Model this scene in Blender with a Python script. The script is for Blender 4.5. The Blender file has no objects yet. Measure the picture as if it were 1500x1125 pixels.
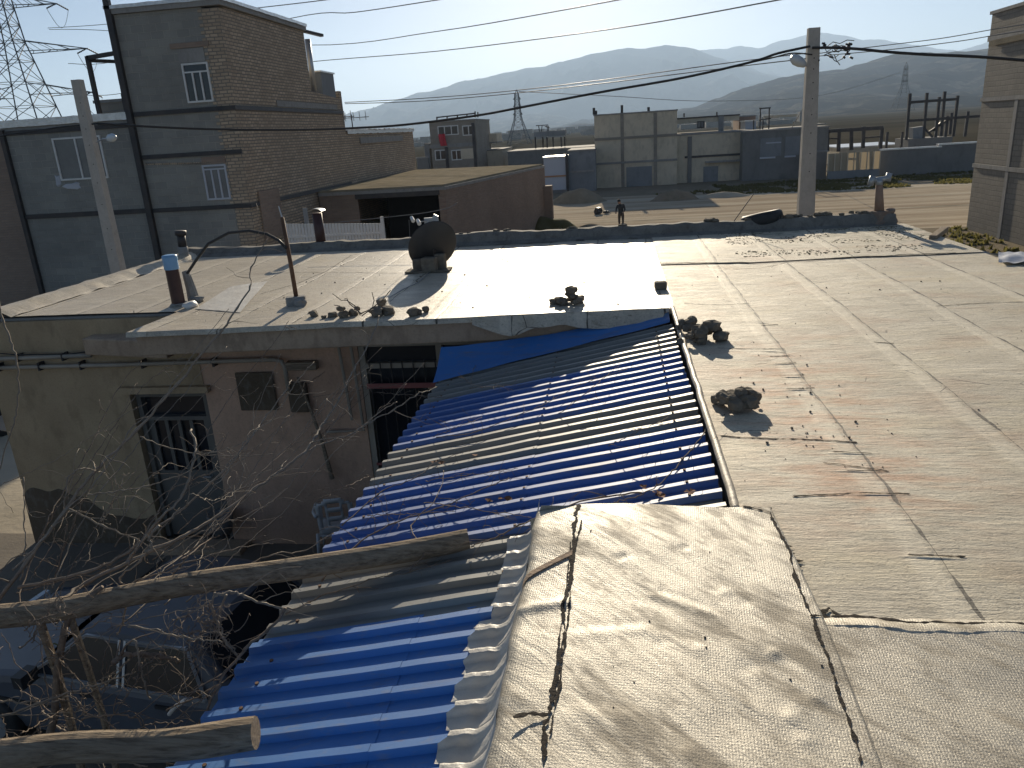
import bpy, bmesh, math, random
from mathutils import Vector, Matrix, noise as mnoise
random.seed(7)
SC = bpy.context.scene
COL = SC.collection
rad = math.radians

# ------------------------------------------------------------------ camera
F = 1127.0; CX, CY = 750.0, 562.5
CAM = Vector((0, 0, 5.25))
_dn = Vector((220, 3438, F)).normalized()
_fw = Vector((900-CX, 182-CY, F)); _fw = (_fw-_dn*_fw.dot(_dn)).normalized()
_up = -_dn; _rt = _fw.cross(_up)
if _rt.x < 0: _rt = -_rt
RW = Matrix((_rt, _fw, _up))                      # rows: world axes seen from the camera
cd = bpy.data.cameras.new('camera'); cam = bpy.data.objects.new('camera', cd); COL.objects.link(cam)
cd.sensor_width = 36; cd.lens = 36*F/1500; cd.clip_start = 0.05; cd.clip_end = 60000
m3 = Matrix((RW.col[0], -RW.col[1], -RW.col[2])).transposed()
cam.matrix_world = Matrix.Translation(CAM) @ m3.to_4x4()
SC.camera = cam

# ------------------------------------------------------------------ light
SUN_EL, SUN_AZ = 16.8, -3.0                         # the sun stands just above the frame, ahead of the camera
w = bpy.data.worlds.new('World'); SC.world = w; w.use_nodes = True
nt = w.node_tree; bg = nt.nodes['Background']
sky = nt.nodes.new('ShaderNodeTexSky'); sky.sky_type = 'NISHITA'; sky.sun_disc = False
sky.sun_elevation = rad(SUN_EL); sky.sun_rotation = rad(SUN_AZ)
sky.altitude = 1800; sky.air_density = 0.75; sky.dust_density = 1.0; sky.ozone_density = 1.0
nt.links.new(sky.outputs[0], bg.inputs[0]); bg.inputs[1].default_value = 0.055
sl = bpy.data.lights.new('sun', 'SUN'); so = bpy.data.objects.new('sun', sl); COL.objects.link(so)
sl.energy = 5.0; sl.angle = rad(0.5); sl.color = (1.0, 0.87, 0.67)
sdir = Vector((math.sin(rad(SUN_AZ))*math.cos(rad(SUN_EL)), math.cos(rad(SUN_AZ))*math.cos(rad(SUN_EL)), math.sin(rad(SUN_EL))))
so.rotation_euler = sdir.to_track_quat('Z', 'Y').to_euler(); so.location = (0, 20, 40)
SC.view_settings.view_transform = 'Standard'; SC.view_settings.look = 'None'
SC.view_settings.exposure = 0.64; SC.view_settings.gamma = 1
SC.cycles.volume_bounces = 0; SC.cycles.max_bounces = 6

# ------------------------------------------------------------------ measuring helpers
def ray(x, y): return (RW @ Vector((x-CX, y-CY, F))).normalized()
def atY(x, y, Y): d = ray(x, y); return CAM+d*((Y-CAM.y)/d.y)
def atZ(x, y, z): d = ray(x, y); return CAM+d*((z-CAM.z)/d.z)
def atX(x, y, X): d = ray(x, y); return CAM+d*((X-CAM.x)/d.x)

# ------------------------------------------------------------------ scene helpers
def tag(o, label=None, cat=None, group=None, kind=None):
    if label: o['label'] = label
    if cat: o['category'] = cat
    if group: o['group'] = group
    if kind: o['kind'] = kind
    return o
def empty(name, loc, label=None, cat=None, group=None, rz=0):
    o = bpy.data.objects.new(name, None); COL.objects.link(o); o.location = loc; o.rotation_euler = (0, 0, rz)
    o.empty_display_size = 0.1
    return tag(o, label, cat, group)
PIN = {}
class MB:
    def __init__(s): s.v = []; s.f = []; s.mi = []; s.cur = 0
    def add(s, vs, fs):
        n = len(s.v); s.v += [tuple(v) for v in vs]; s.f += [tuple(i+n for i in f) for f in fs]; s.mi += [s.cur]*len(fs); return s
    def box(s, c, d, rz=0, tilt=None):
        hx, hy, hz = d[0]/2, d[1]/2, d[2]/2
        R = Matrix.Rotation(rz, 3, 'Z')
        if tilt is not None: R = R @ tilt
        vs = [Vector(c)+R @ Vector((x*hx, y*hy, z*hz)) for z in (-1, 1) for y in (-1, 1) for x in (-1, 1)]
        return s.add(vs, [(0,2,3,1),(4,5,7,6),(0,1,5,4),(2,6,7,3),(0,4,6,2),(1,3,7,5)])
    def bb(s, x0, x1, y0, y1, z0, z1): return s.box(((x0+x1)/2, (y0+y1)/2, (z0+z1)/2), (x1-x0, y1-y0, z1-z0))
    def prism(s, pts, z0, z1):
        n = len(pts); vs = [(p[0], p[1], z0) for p in pts]+[(p[0], p[1], z1) for p in pts]
        a = sum(pts[i][0]*pts[(i+1)%n][1]-pts[(i+1)%n][0]*pts[i][1] for i in range(n))
        fs = [(i, (i+1)%n, n+(i+1)%n, n+i) for i in range(n)]+[tuple(range(n-1, -1, -1)), tuple(range(n, 2*n))]
        if a < 0: fs = [tuple(reversed(f)) for f in fs]
        return s.add(vs, fs)
    def tube(s, path, r, n=8, cap=True):
        path = [Vector(p) for p in path]; m = len(path)
        rs = r if isinstance(r, (list, tuple)) else [r]*m
        ref = Vector((0.31, 0.17, 0.93)); vs = []
        for i, p in enumerate(path):
            t = (path[min(i+1, m-1)]-path[max(i-1, 0)])
            t = t.normalized() if t.length > 1e-9 else Vector((0, 0, 1))
            if abs(t.dot(ref)) > 0.95: ref = Vector((1, 0.2, 0.1)).normalized()
            u = (ref-t*t.dot(ref)).normalized(); v = t.cross(u); ref = u if i else ref
            for k in range(n):
                a = 2*math.pi*k/n; vs.append(p+(u*math.cos(a)+v*math.sin(a))*rs[i])
        fs = [(i*n+k, i*n+(k+1)%n, (i+1)*n+(k+1)%n, (i+1)*n+k) for i in range(m-1) for k in range(n)]
        if cap: fs += [tuple(range(n-1, -1, -1)), tuple((m-1)*n+k for k in range(n))]
        return s.add(vs, fs)
    def bar(s, a, b, t, t2=None):                      # square bar between two points
        a, b = Vector(a), Vector(b); d = b-a; L = d.length
        q = d.to_track_quat('X', 'Z').to_matrix(); t2 = t2 or t
        return s.box((a+b)/2, (L, t, t2), 0, q)
    def grid(s, fn, nu, nv, flip=False):
        vs = [fn(i/(nu), j/(nv)) for j in range(nv+1) for i in range(nu+1)]
        W = nu+1
        fs = [(j*W+i, j*W+i+1, (j+1)*W+i+1, (j+1)*W+i) for j in range(nv) for i in range(nu)]
        if flip: fs = [tuple(reversed(f)) for f in fs]
        return s.add(vs, fs)
    def lathe(s, prof, c, n=16, M=None):
        vs = []; M = M or Matrix.Identity(3)
        for r, z in prof:
            for k in range(n):
                a = 2*math.pi*k/n; vs.append(Vector(c)+M @ Vector((r*math.cos(a), r*math.sin(a), z)))
        fs = [(i*n+k, i*n+(k+1)%n, (i+1)*n+(k+1)%n, (i+1)*n+k) for i in range(len(prof)-1) for k in range(n)]
        return s.add(vs, fs)
    def rock(s, c, sz, seed, sub=2, rough=0.35):
        bm = bmesh.new(); bmesh.ops.create_icosphere(bm, subdivisions=sub, radius=1)
        sd = Vector((seed*3.7, seed*1.3, seed*2.1)); R = Matrix.Rotation(seed*1.7, 3, 'Z')
        for v in bm.verts:
            p = v.co.copy(); k = 1+rough*mnoise.noise(p*1.3+sd)+rough*0.5*mnoise.noise(p*3.1+sd)
            p = Vector([math.copysign(abs(x)**0.75, x) for x in p])*k*0.8
            v.co = R @ Vector((p.x*sz[0], p.y*sz[1], p.z*sz[2]))+Vector(c)
        bm.verts.index_update()
        s.add([v.co.copy() for v in bm.verts], [tuple(v.index for v in f.verts) for f in bm.faces]); bm.free(); return s
    def build(s, name, mat, parent=None, smooth=False, origin=None, bevel=0):
        me = bpy.data.meshes.new(name)
        if parent is not None:
            inv = parent_world(parent).inverted(); vs = [inv @ Vector(v) for v in s.v]
        else:
            if origin is None:
                n = len(s.v); origin = (sum(v[0] for v in s.v)/n, sum(v[1] for v in s.v)/n, min(v[2] for v in s.v))
            o_ = Vector(origin); vs = [Vector(v)-o_ for v in s.v]
        me.from_pydata(vs, [], s.f)
        mats = mat if isinstance(mat, (list, tuple)) else [mat]
        for x in mats: me.materials.append(x)
        for p, mi in zip(me.polygons, s.mi):
            p.material_index = mi; p.use_smooth = smooth
        me.update()
        o = bpy.data.objects.new(name, me); COL.objects.link(o)
        if parent is not None: o.parent = parent
        else: o.location = origin
        if bevel:
            b = o.modifiers.new('bevel', 'BEVEL'); b.width = bevel; b.segments = 2; b.limit_method = 'ANGLE'
        return o
def parent_world(p):
    Mx = Matrix.Translation(p.location) @ p.rotation_euler.to_matrix().to_4x4()
    return parent_world(p.parent) @ Mx if p.parent else Mx
def copy_tree(o, parent=None):
    c = o.copy(); COL.objects.link(c)
    if parent is not None: c.parent = parent
    for ch in [x for x in COL.objects if x.parent == o]: copy_tree(ch, c)
    return c

# ------------------------------------------------------------------ materials
def lin(r, g, b):
    f = lambda c: (c/255/12.92) if c/255 <= .04045 else ((c/255+.055)/1.055)**2.4
    return (f(r), f(g), f(b), 1)
class NT:
    def __init__(s, name):
        s.m = bpy.data.materials.new(name); s.m.use_nodes = True; s.t = s.m.node_tree; s.b = s.t.nodes['Principled BSDF']
        s.pos = s.t.nodes.new('ShaderNodeNewGeometry').outputs['Position']
        s.geo = s.pos.node
    def n(s, typ, **kw):
        x = s.t.nodes.new(typ)
        for k, v in kw.items(): setattr(x, k, v)
        return x
    def set(s, sock, v):
        if hasattr(v, 'is_output'): s.t.links.new(v, sock)
        else: sock.default_value = v
    def math(s, op, a, b=None, c=None, clamp=False):
        x = s.n('ShaderNodeMath', operation=op, use_clamp=clamp)
        for i, v in enumerate((a, b, c)):
            if v is not None: s.set(x.inputs[i], v)
        return x.outputs[0]
    def map(s, scale=(1, 1, 1), loc=(0, 0, 0), vec=None, rot=(0, 0, 0)):
        x = s.n('ShaderNodeMapping'); s.set(x.inputs['Vector'], vec or s.pos)
        x.inputs['Scale'].default_value = scale; x.inputs['Location'].default_value = loc; x.inputs['Rotation'].default_value = rot
        return x.outputs[0]
    def noise(s, scale=5, detail=4, vec=None, rough=0.55, dist=0):
        x = s.n('ShaderNodeTexNoise'); s.set(x.inputs['Vector'], vec or s.pos)
        x.inputs['Scale'].default_value = scale; x.inputs['Detail'].default_value = detail
        x.inputs['Roughness'].default_value = rough; x.inputs['Distortion'].default_value = dist
        return x.outputs[0]
    def ramp(s, fac, stops):
        x = s.n('ShaderNodeValToRGB'); s.set(x.inputs[0], fac); e = x.color_ramp.elements
        while len(e) < len(stops): e.new(0.5)
        for el, (p, c) in zip(e, stops):
            el.position = p; el.color = c if len(c) == 4 else (*c, 1)
        return x.outputs[0]
    def step(s, fac, a, b):
        x = s.n('ShaderNodeMapRange'); s.set(x.inputs[0], fac); x.inputs[1].default_value = a; x.inputs[2].default_value = b; x.clamp = True
        return x.outputs[0]
    def mix(s, fac, a, b, mode='MIX'):
        x = s.n('ShaderNodeMix', data_type='RGBA', blend_type=mode); s.set(x.inputs[0], fac); s.set(x.inputs[6], a); s.set(x.inputs[7], b)
        return x.outputs[2]
    def bump(s, h, strength=0.3, dist=0.01, normal=None):
        x = s.n('ShaderNodeBump'); s.set(x.inputs['Height'], h); x.inputs['Strength'].default_value = strength; x.inputs['Distance'].default_value = dist
        if normal is not None: s.set(x.inputs['Normal'], normal)
        return x.outputs[0]
    def xyz(s):
        x = s.n('ShaderNodeSeparateXYZ'); s.set(x.inputs[0], s.pos); return x.outputs
    def out(s, color=None, rough=None, metal=None, normal=None, spec=None):
        if color is not None: s.set(s.b.inputs['Base Color'], color)
        if rough is not None: s.set(s.b.inputs['Roughness'], rough)
        if metal is not None: s.set(s.b.inputs['Metallic'], metal)
        if normal is not None: s.set(s.b.inputs['Normal'], normal)
        if spec is not None: s.b.inputs['Specular IOR Level'].default_value = spec
        return s.m
G = lambda v: (v, v, v, 1)
def C(r, g, b): return (r, g, b, 1)

def simple(name, c0, c1, scale=4, rough=0.7, metal=0, bump=0.2, bscale=40, bdist=0.004, spec=0.5):
    t = NT(name); n = t.noise(scale, 5); col = t.ramp(n, [(0.3, c0), (0.7, c1)])
    return t.out(col, rough, metal, t.bump(t.noise(bscale, 3), bump, bdist), spec)

def roof_mat(name, base, dirt, rust, pitch, off, shine, wear, metal, bs=.9, local=False, spec=.5):
    """aluminium painted bitumen rolls: streaks along the cracks, seams every roll width, stains"""
    t = NT(name); X, Y, Z = t.xyz()
    jit = t.math('MULTIPLY', t.math('SUBTRACT', t.noise(3.0, 3), 0.5), 0.05)
    xs = t.math('ADD', X, jit)
    ph = t.math('MODULO', t.math('ADD', t.math('SUBTRACT', xs, off), pitch*40), pitch)      # 0 at the seam, grows to the right
    dd = t.math('MINIMUM', ph, t.math('SUBTRACT', pitch, ph))
    wv = t.math('MULTIPLY', t.step(t.noise(2.3, 3, t.map((1, 1.4, 1))), 0.42, 0.62), 0.011)
    seam = t.math('LESS_THAN', dd, t.math('ADD', wv, 0.0015))
    band = t.math('MULTIPLY', t.step(t.math('SUBTRACT', pitch, ph), 0.14, 0.10), t.step(t.math('SUBTRACT', pitch, ph), 0.005, 0.03))
    big = t.noise(0.9, 5, rough=0.6); mid = t.noise(5, 6, t.map((0.7, 1.6, 1)), rough=0.65)
    streak = t.noise(7, 6, t.map((1.0, 7, 1)), rough=0.7)
    fine = t.noise(90, 4, t.map((1, 1.6, 1)), rough=0.7)
    col = t.mix(t.step(mid, 0.35, 0.72), base, dirt)
    col = t.mix(t.math('MULTIPLY', t.step(big, 0.45, 0.7), wear), col, dirt)
    col = t.mix(t.math('MULTIPLY', t.step(t.noise(1.7, 4, t.map((0.8, 1.3, 1), (4, 2, 0))), 0.52, 0.68), 0.55*wear), col, rust)
    warm = t.noise(2.2, 3, t.map((0.6, 1.5, 1), (9, 1, 3)))
    col = t.mix(t.math('MULTIPLY', t.step(warm, 0.5, 0.7), 0.35*wear), col, C(base[0]*1.1, base[1]*1.02, base[2]*0.78))
    col = t.mix(t.math('MULTIPLY', t.step(streak, 0.56, 0.68), 0.6), col, C(dirt[0]*.45, dirt[1]*.43, dirt[2]*.4))
    col = t.mix(t.math('MULTIPLY', t.step(fine, 0.54, 0.68), 0.65), col, C(dirt[0]*.5, dirt[1]*.48, dirt[2]*.45))
    if local:                                     # rust stains along the cracked roll, moss by the back kerb
        gx = t.math('SUBTRACT', 1.0, t.math('MINIMUM', 1.0, t.math('ABSOLUTE', t.math('DIVIDE', t.math('SUBTRACT', X, 1.2), .75))))
        gy = t.math('MULTIPLY', t.step(Y, 2.9, 3.6), t.step(Y, 7.2, 5.4))
        rn = t.step(t.noise(3.2, 5, t.map((.7, 2.6, 1), (7, 7, 7)), rough=.65), .44, .62)
        col = t.mix(t.math('MULTIPLY', t.math('MULTIPLY', gx, gy), t.math('MULTIPLY', rn, .9)), col, C(.50, .26, .145))
        mo = t.math('MULTIPLY', t.step(t.noise(5.5, 6, t.map((.6, 1.7, 1), (2, 9, 4)), rough=.75), .50, .60), t.math('MULTIPLY', t.step(Y, 10.4, 12.2), t.step(X, 1.5, 2.2)))
        col = t.mix(t.math('MULTIPLY', mo, .85), col, C(.085, .085, .035))
    col = t.mix(t.math('MULTIPLY', band, 0.45), col, C(base[0]*1.15, base[1]*1.15, base[2]*1.15))
    cr = t.n('ShaderNodeTexVoronoi', feature='DISTANCE_TO_EDGE'); t.set(cr.inputs['Vector'], t.map((1.1, 4.2, 1), vec=None)); cr.inputs['Scale'].default_value = 1.6
    flake = t.math('MULTIPLY', t.step(t.noise(16, 5, t.map((1.0, 4.5, 1), (5, 3, 1)), rough=.65), 0.61, 0.65), t.step(t.noise(1.1, 3, t.map((1, 1, 1), (8, 2, 5))), .42, .58))
    col = t.mix(t.math('MULTIPLY', flake, 0.75), col, C(dirt[0]*.3, dirt[1]*.28, dirt[2]*.26))
    spk = t.math('MULTIPLY', t.step(t.noise(55, 3, t.map((1, 1.8, 1), (1, 9, 1))), 0.64, 0.70), t.step(t.noise(2.0, 3, t.map((1, 1, 1), (3, 2, 5))), .40, .60))
    col = t.mix(t.math('MULTIPLY', spk, 0.7), col, C(dirt[0]*.35, dirt[1]*.32, dirt[2]*.3))
    gr = t.noise(38, 5, t.map((1, 1.7, 1), (6, 2, 8)), rough=.75); col = t.mix(1.0, col, t.ramp(gr, [(.28, C(.66, .65, .63)), (.46, C(1, 1, 1)), (.70, C(1.14, 1.13, 1.11))]), 'MULTIPLY')
    crk = t.math('MULTIPLY', t.math('LESS_THAN', cr.outputs['Distance'], 0.007), t.step(t.noise(1.3, 3, t.map((1, 1, 1), (3, 7, 1))), 0.50, 0.60))
    col = t.mix(t.math('MULTIPLY', crk, 0.8), col, C(.05, .045, .04))
    col = t.mix(t.math('MULTIPLY', seam, 0.85), col, C(.045, .04, .035))
    h = t.math('ADD', t.math('MULTIPLY', streak, 0.8), t.math('MULTIPLY', fine, 0.45))
    h = t.math('ADD', h, t.math('MULTIPLY', mid, 1.2))
    h = t.math('SUBTRACT', h, t.math('MULTIPLY', t.math('ADD', seam, crk), 0.5))
    h = t.math('ADD', h, t.math('MULTIPLY', band, 0.35))
    r = t.math('ADD', shine, t.math('MULTIPLY', mid, 0.22))
    return t.out(col, r, metal, t.bump(h, bs, 0.014), spec)

M = {}
M['roof_new'] = roof_mat('bright_roof_membrane', C(.62, .555, .45), C(.45, .395, .31), C(.42, .32, .23), 0.76, -0.30, 0.31, 0.4, 0.02, .45, False, .18)
M['roof_old'] = roof_mat('worn_roof_membrane', C(.66, .60, .475), C(.49, .435, .335), C(.42, .25, .155), 0.83, 1.28, 0.54, 0.75, 0.06, .7, True)

def cover_mat():
    t = NT('silver_membrane_cover'); X, Y, Z = t.xyz()
    a = t.n('ShaderNodeTexWave', wave_type='BANDS', bands_direction='X'); t.set(a.inputs['Vector'], t.map((1, 1, 1), rot=(0, 0, 0.08)))
    a.inputs['Scale'].default_value = 34; a.inputs['Distortion'].default_value = 2.5; a.inputs['Detail'].default_value = 2; a.inputs['Detail Scale'].default_value = 2
    b = t.n('ShaderNodeTexWave', wave_type='BANDS', bands_direction='Y'); t.set(b.inputs['Vector'], t.map((1, 1, 1), rot=(0, 0, 0.08)))
    b.inputs['Scale'].default_value = 24; b.inputs['Distortion'].default_value = 2.5; b.inputs['Detail'].default_value = 2
    weave = t.math('ADD', a.outputs[1], t.math('MULTIPLY', b.outputs[1], 0.6))
    fine = t.noise(150, 4, rough=0.7)
    dg = t.map((1, 1, 1), rot=(0, 0, 0.8)); crease = t.noise(3.2, 6, t.map((0.8, 3.4, 1), vec=dg), rough=0.6, dist=.6)
    sm1 = t.noise(3.0, 6, t.map((0.7, 2.4, 1), (2, 5, 1), vec=dg), rough=0.65)
    sm2 = t.noise(7.0, 5, t.map((0.8, 2.0, 1), (7, 1, 1), vec=dg), rough=0.65)
    smk = t.math('MAXIMUM', t.step(sm1, 0.49, 0.62), t.math('MULTIPLY', t.step(sm2, 0.54, 0.66), .7))
    col = t.mix(t.math('MULTIPLY', smk, 0.85), C(.51, .465, .375), C(.265, .222, .158))
    col = t.mix(t.math('MULTIPLY', t.step(fine, 0.53, 0.68), 0.55), col, C(.22, .20, .165))
    lines = t.math('MULTIPLY', t.math('LESS_THAN', a.outputs[1], 0.25), t.step(t.noise(8, 4), 0.40, 0.58))
    col = t.mix(t.math('MULTIPLY', lines, 0.6), col, C(.20, .175, .14))
    h = t.math('ADD', t.math('MULTIPLY', weave, 0.06), t.math('ADD', t.math('MULTIPLY', fine, 0.45), t.math('MULTIPLY', crease, 1.3)))
    return t.out(col, t.math('ADD', 0.43, t.math('MULTIPLY', smk, 0.22)), 0.12, t.bump(h, 0.6, 0.010))
M['cover'] = cover_mat()
M['palepatch'] = simple('pale_membrane_patch', C(.62, .60, .55), C(.50, .47, .42), 5, .5, bump=.5, bscale=25, bdist=.012)
M['bitumen'] = simple('black_bitumen', C(.022, .019, .016), C(.075, .062, .05), 30, 0.9, bump=.8, bscale=120, spec=.15)
M['foil'] = simple('crinkled_silver_foil', C(.55, .54, .52), C(.72, .71, .69), 9, 0.33, 0.6, 0.7, 18, 0.02)
def plaster(name, c0, c1, c2, sc=1.6):
    t = NT(name); a = t.noise(sc, 6, rough=0.6); b = t.noise(sc*4, 5, t.map((1, 1, .5)))
    col = t.mix(t.step(a, .35, .65), c0, c1); col = t.mix(t.math('MULTIPLY', t.step(b, .52, .7), .6), col, c2)
    col = t.mix(t.math('MULTIPLY', t.step(t.noise(45, 4), .5, .75), .3), col, C(c2[0]*.6, c2[1]*.6, c2[2]*.6))
    return t.out(col, .9, 0, t.bump(t.math('ADD', a, t.noise(30, 5)), .5, .015), .2)
M['mud'] = plaster('mud_plaster', C(.50, .375, .235), C(.41, .30, .185), C(.28, .205, .125))
M['pinkwall'] = plaster('pink_plaster', C(.66, .43, .30), C(.55, .36, .25), C(.44, .29, .205))
M['damp'] = plaster('damp_plaster', C(.15, .115, .08), C(.12, .09, .062), C(.22, .19, .15), 3)
M['concrete'] = plaster('grey_concrete', C(.33, .32, .30), C(.27, .26, .245), C(.21, .20, .185))
M['parapet'] = plaster('parapet_cement', C(.24, .225, .20), C(.17, .155, .135), C(.10, .09, .075), 3.5)
M['eave'] = plaster('stained_eave_concrete', C(.50, .375, .265), C(.40, .295, .21), C(.27, .195, .14), 2.2)
M['pole'] = plaster('pole_concrete', C(.50, .47, .42), C(.44, .41, .365), C(.37, .345, .305), 3)
M['cream'] = plaster('cream_render', C(.66, .57, .43), C(.56, .49, .37), C(.43, .375, .285), .9)
M['dkwall'] = plaster('dark_grey_render', C(.24, .235, .22), C(.20, .195, .185), C(.16, .155, .145), .6)
M['bluewall'] = plaster('blue_grey_render', C(.27, .28, .285), C(.225, .235, .24), C(.18, .185, .19), .6)

def brick(name, c1, c2, mortar, bw=.24, bh=.078, msize=.012, stain=.4, side=True):
    t = NT(name); X, Y, Z = t.xyz(); cb = t.n('ShaderNodeCombineXYZ')
    t.set(cb.inputs[0], t.math('ADD', X, Y)); t.set(cb.inputs[1], Z)
    wob = t.math('MULTIPLY', t.math('SUBTRACT', t.noise(1.2, 3), .5), .05); t.set(cb.inputs[1], t.math('ADD', Z, wob))
    b = t.n('ShaderNodeTexBrick'); t.set(b.inputs['Vector'], cb.outputs[0]); b.inputs['Scale'].default_value = 1
    b.inputs['Brick Width'].default_value = bw; b.inputs['Row Height'].default_value = bh; b.inputs['Mortar Size'].default_value = msize
    b.inputs['Mortar Smooth'].default_value = .2
    b.inputs['Color1'].default_value = c1; b.inputs['Color2'].default_value = c2; b.inputs['Mortar'].default_value = mortar
    big = t.noise(.5, 5, rough=.6)
    col = t.mix(t.math('MULTIPLY', t.step(big, .42, .66), stain), b.outputs['Color'], C(c1[0]*.55, c1[1]*.55, c1[2]*.57))
    col = t.mix(t.math('MULTIPLY', t.step(t.noise(2.5, 5, t.map((1, 1, 2.5))), .55, .7), .5*stain), col, mortar)
    h = t.math('ADD', t.math('MULTIPLY', b.outputs['Fac'], -1.0), t.math('MULTIPLY', t.noise(25, 4), .5))
    return t.out(col, .9, 0, t.bump(h, .8, .02), .2)
M['brick'] = brick('tan_brick', C(.58, .45, .32), C(.40, .31, .22), C(.20, .18, .155), .26, .10, .016, stain=.45)
M['redbrick'] = brick('red_brown_brick', C(.34, .25, .19), C(.28, .205, .16), C(.30, .25, .21), .24, .085, .008, .5)
M['block'] = brick('grey_block', C(.32, .31, .275), C(.26, .255, .235), C(.36, .345, .30), .42, .22, .014, .5)
M['farbrick'] = brick('pale_block', C(.34, .30, .25), C(.29, .26, .21), C(.30, .28, .25), .42, .22, .014, .4)
M['rightblock'] = brick('right_house_block', C(.28, .255, .215), C(.24, .22, .19), C(.20, .185, .16), .42, .20, .02, .4)

M['steel'] = simple('dark_steel', C(.035, .035, .04), C(.07, .06, .055), 3, .55, .3)
M['rust'] = simple('rusty_steel', C(.10, .055, .035), C(.18, .10, .06), 9, .75, .2)
M['galv'] = simple('galvanised_steel', C(.42, .43, .44), C(.52, .53, .54), 5, .4, .7)
M['white'] = simple('white_paint', C(.72, .72, .70), C(.62, .61, .58), 5, .45)
M['whiteplastic'] = simple('white_plastic', C(.72, .71, .68), C(.66, .65, .62), 3, .4)
M['beige_pipe'] = simple('beige_pipe_paint', C(.40, .35, .28), C(.33, .28, .22), 5, .5)
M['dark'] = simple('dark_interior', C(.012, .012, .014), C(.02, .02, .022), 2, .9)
M['black'] = simple('black_rubber', C(.015, .015, .016), C(.03, .029, .028), 12, .6)
M['cable'] = simple('black_cable', C(.02, .02, .022), C(.03, .03, .03), 3, .6)
M['wire'] = simple('aluminium_wire', C(.16, .17, .18), C(.2, .2, .21), 3, .5, .5)
M['lattice'] = simple('pylon_steel', C(.09, .10, .105), C(.12, .13, .135), .5, .6, .4)
M['pipepaint'] = simple('maroon_pipe_paint', C(.045, .018, .016), C(.07, .03, .025), 9, .5)
M['bluetape'] = simple('blue_tape', C(.18, .38, .62), C(.25, .45, .68), 12, .45)
M['tin'] = simple('dull_tin', C(.33, .36, .38), C(.42, .44, .46), 6, .45, .5)
M['stone'] = simple('rubble_mortar', C(.135, .115, .09), C(.235, .20, .155), 14, .95, bump=.7, bscale=60, bdist=.01, spec=.2)
M['clay'] = simple('clay_pipe', C(.33, .22, .155), C(.27, .18, .13), 8, .85)
M['dishpaint'] = simple('dark_dish_paint', C(.03, .03, .032), C(.05, .05, .05), 4, .55)
M['red'] = simple('red_cloth', C(.55, .03, .05), C(.48, .025, .045), 2, .8)
M['pink'] = simple('faded_red_paint', C(.35, .11, .10), C(.28, .09, .085), 6, .5)
M['curtain'] = simple('pale_curtain', C(.30, .24, .22), C(.24, .19, .175), 3, .9)
M['panelwhite'] = simple('pale_panel', C(.52, .54, .58), C(.46, .48, .53), .4, .6)
M['orange'] = simple('orange_paint', C(.45, .22, .10), C(.4, .2, .1), 2, .6)
M['tansheet'] = simple('tan_sheet_metal', C(.62, .52, .37), C(.54, .45, .32), .8, .6)
tm_ = M['tansheet'].node_tree; tr_ = tm_.nodes.new('ShaderNodeBsdfTranslucent'); tr_.inputs['Color'].default_value = (.22, .18, .12, 1); mx_ = tm_.nodes.new('ShaderNodeMixShader'); mx_.inputs[0].default_value = .4
tm_.links.new(tm_.nodes['Principled BSDF'].outputs[0], mx_.inputs[1]); tm_.links.new(tr_.outputs[0], mx_.inputs[2]); tm_.links.new(mx_.outputs[0], tm_.nodes['Material Output'].inputs['Surface'])
M['skin'] = simple('skin', C(.36, .22, .15), C(.33, .2, .14), 5, .6)
M['cloth'] = simple('dark_cloth', C(.03, .035, .04), C(.045, .05, .055), 12, .9)
M['trouser'] = simple('brown_trousers', C(.06, .05, .045), C(.085, .07, .06), 12, .9)
M['hair'] = simple('dark_hair', C(.01, .009, .008), C(.02, .018, .016), 30, .7)
M['lampglass'] = simple('lamp_glass', C(.55, .62, .68), C(.6, .66, .7), 5, .25)
M['doorpaint'] = simple('grey_door_paint', C(.17, .16, .14), C(.13, .12, .105), 3, .55, .1)
def glass(name, c, rough=.08):
    t = NT(name); t.b.inputs['Coat Weight'].default_value = .0; return t.out(t.ramp(t.noise(1.2, 3), [(.3, c), (.7, C(c[0]*1.6, c[1]*1.6, c[2]*1.6))]), rough, 0, None, .45)
M['glass'] = glass('dark_window_glass', C(.018, .02, .024), .16); M['paleglass'] = glass('dull_window_glass', C(.12, .125, .13), .2)
def sheet_mat(name, c0, c1, rough, metal):
    t = NT(name); a = t.noise(1.5, 5, t.map((.5, 3, 1))); b = t.noise(30, 4, t.map((.4, 1, 1)))
    col = t.mix(t.step(a, .4, .7), c0, c1); col = t.mix(t.math('MULTIPLY', t.step(b, .56, .72), .3), col, C(.25, .23, .2))
    st = t.noise(5, 5, t.map((.35, 3.2, 1), (2, 7, 1)), rough=.6); col = t.mix(t.math('MULTIPLY', t.step(st, .55, .7), .45), col, C(.12, .10, .085)); rs = t.noise(2.6, 5, t.map((.8, 2.5, 1), (5, 1, 1)), rough=.7); col = t.mix(t.math('MULTIPLY', t.step(rs, .66, .74), .6), col, C(.16, .07, .035))
    t.b.inputs['Sheen Weight'].default_value = .12; t.b.inputs['Sheen Roughness'].default_value = .5
    return t.out(col, t.math('ADD', rough, t.math('MULTIPLY', a, .15)), metal, t.bump(t.noise(3, 3), .12, .01), 1.0)
M['bluesheet'] = sheet_mat('blue_roof_sheet', C(.014, .10, .36), C(.022, .115, .39), .50, .0)
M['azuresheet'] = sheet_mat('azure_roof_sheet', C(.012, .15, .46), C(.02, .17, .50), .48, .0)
M['greysheet'] = sheet_mat('grey_roof_sheet', C(.21, .21, .195), C(.16, .16, .148), .46, .12)
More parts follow.
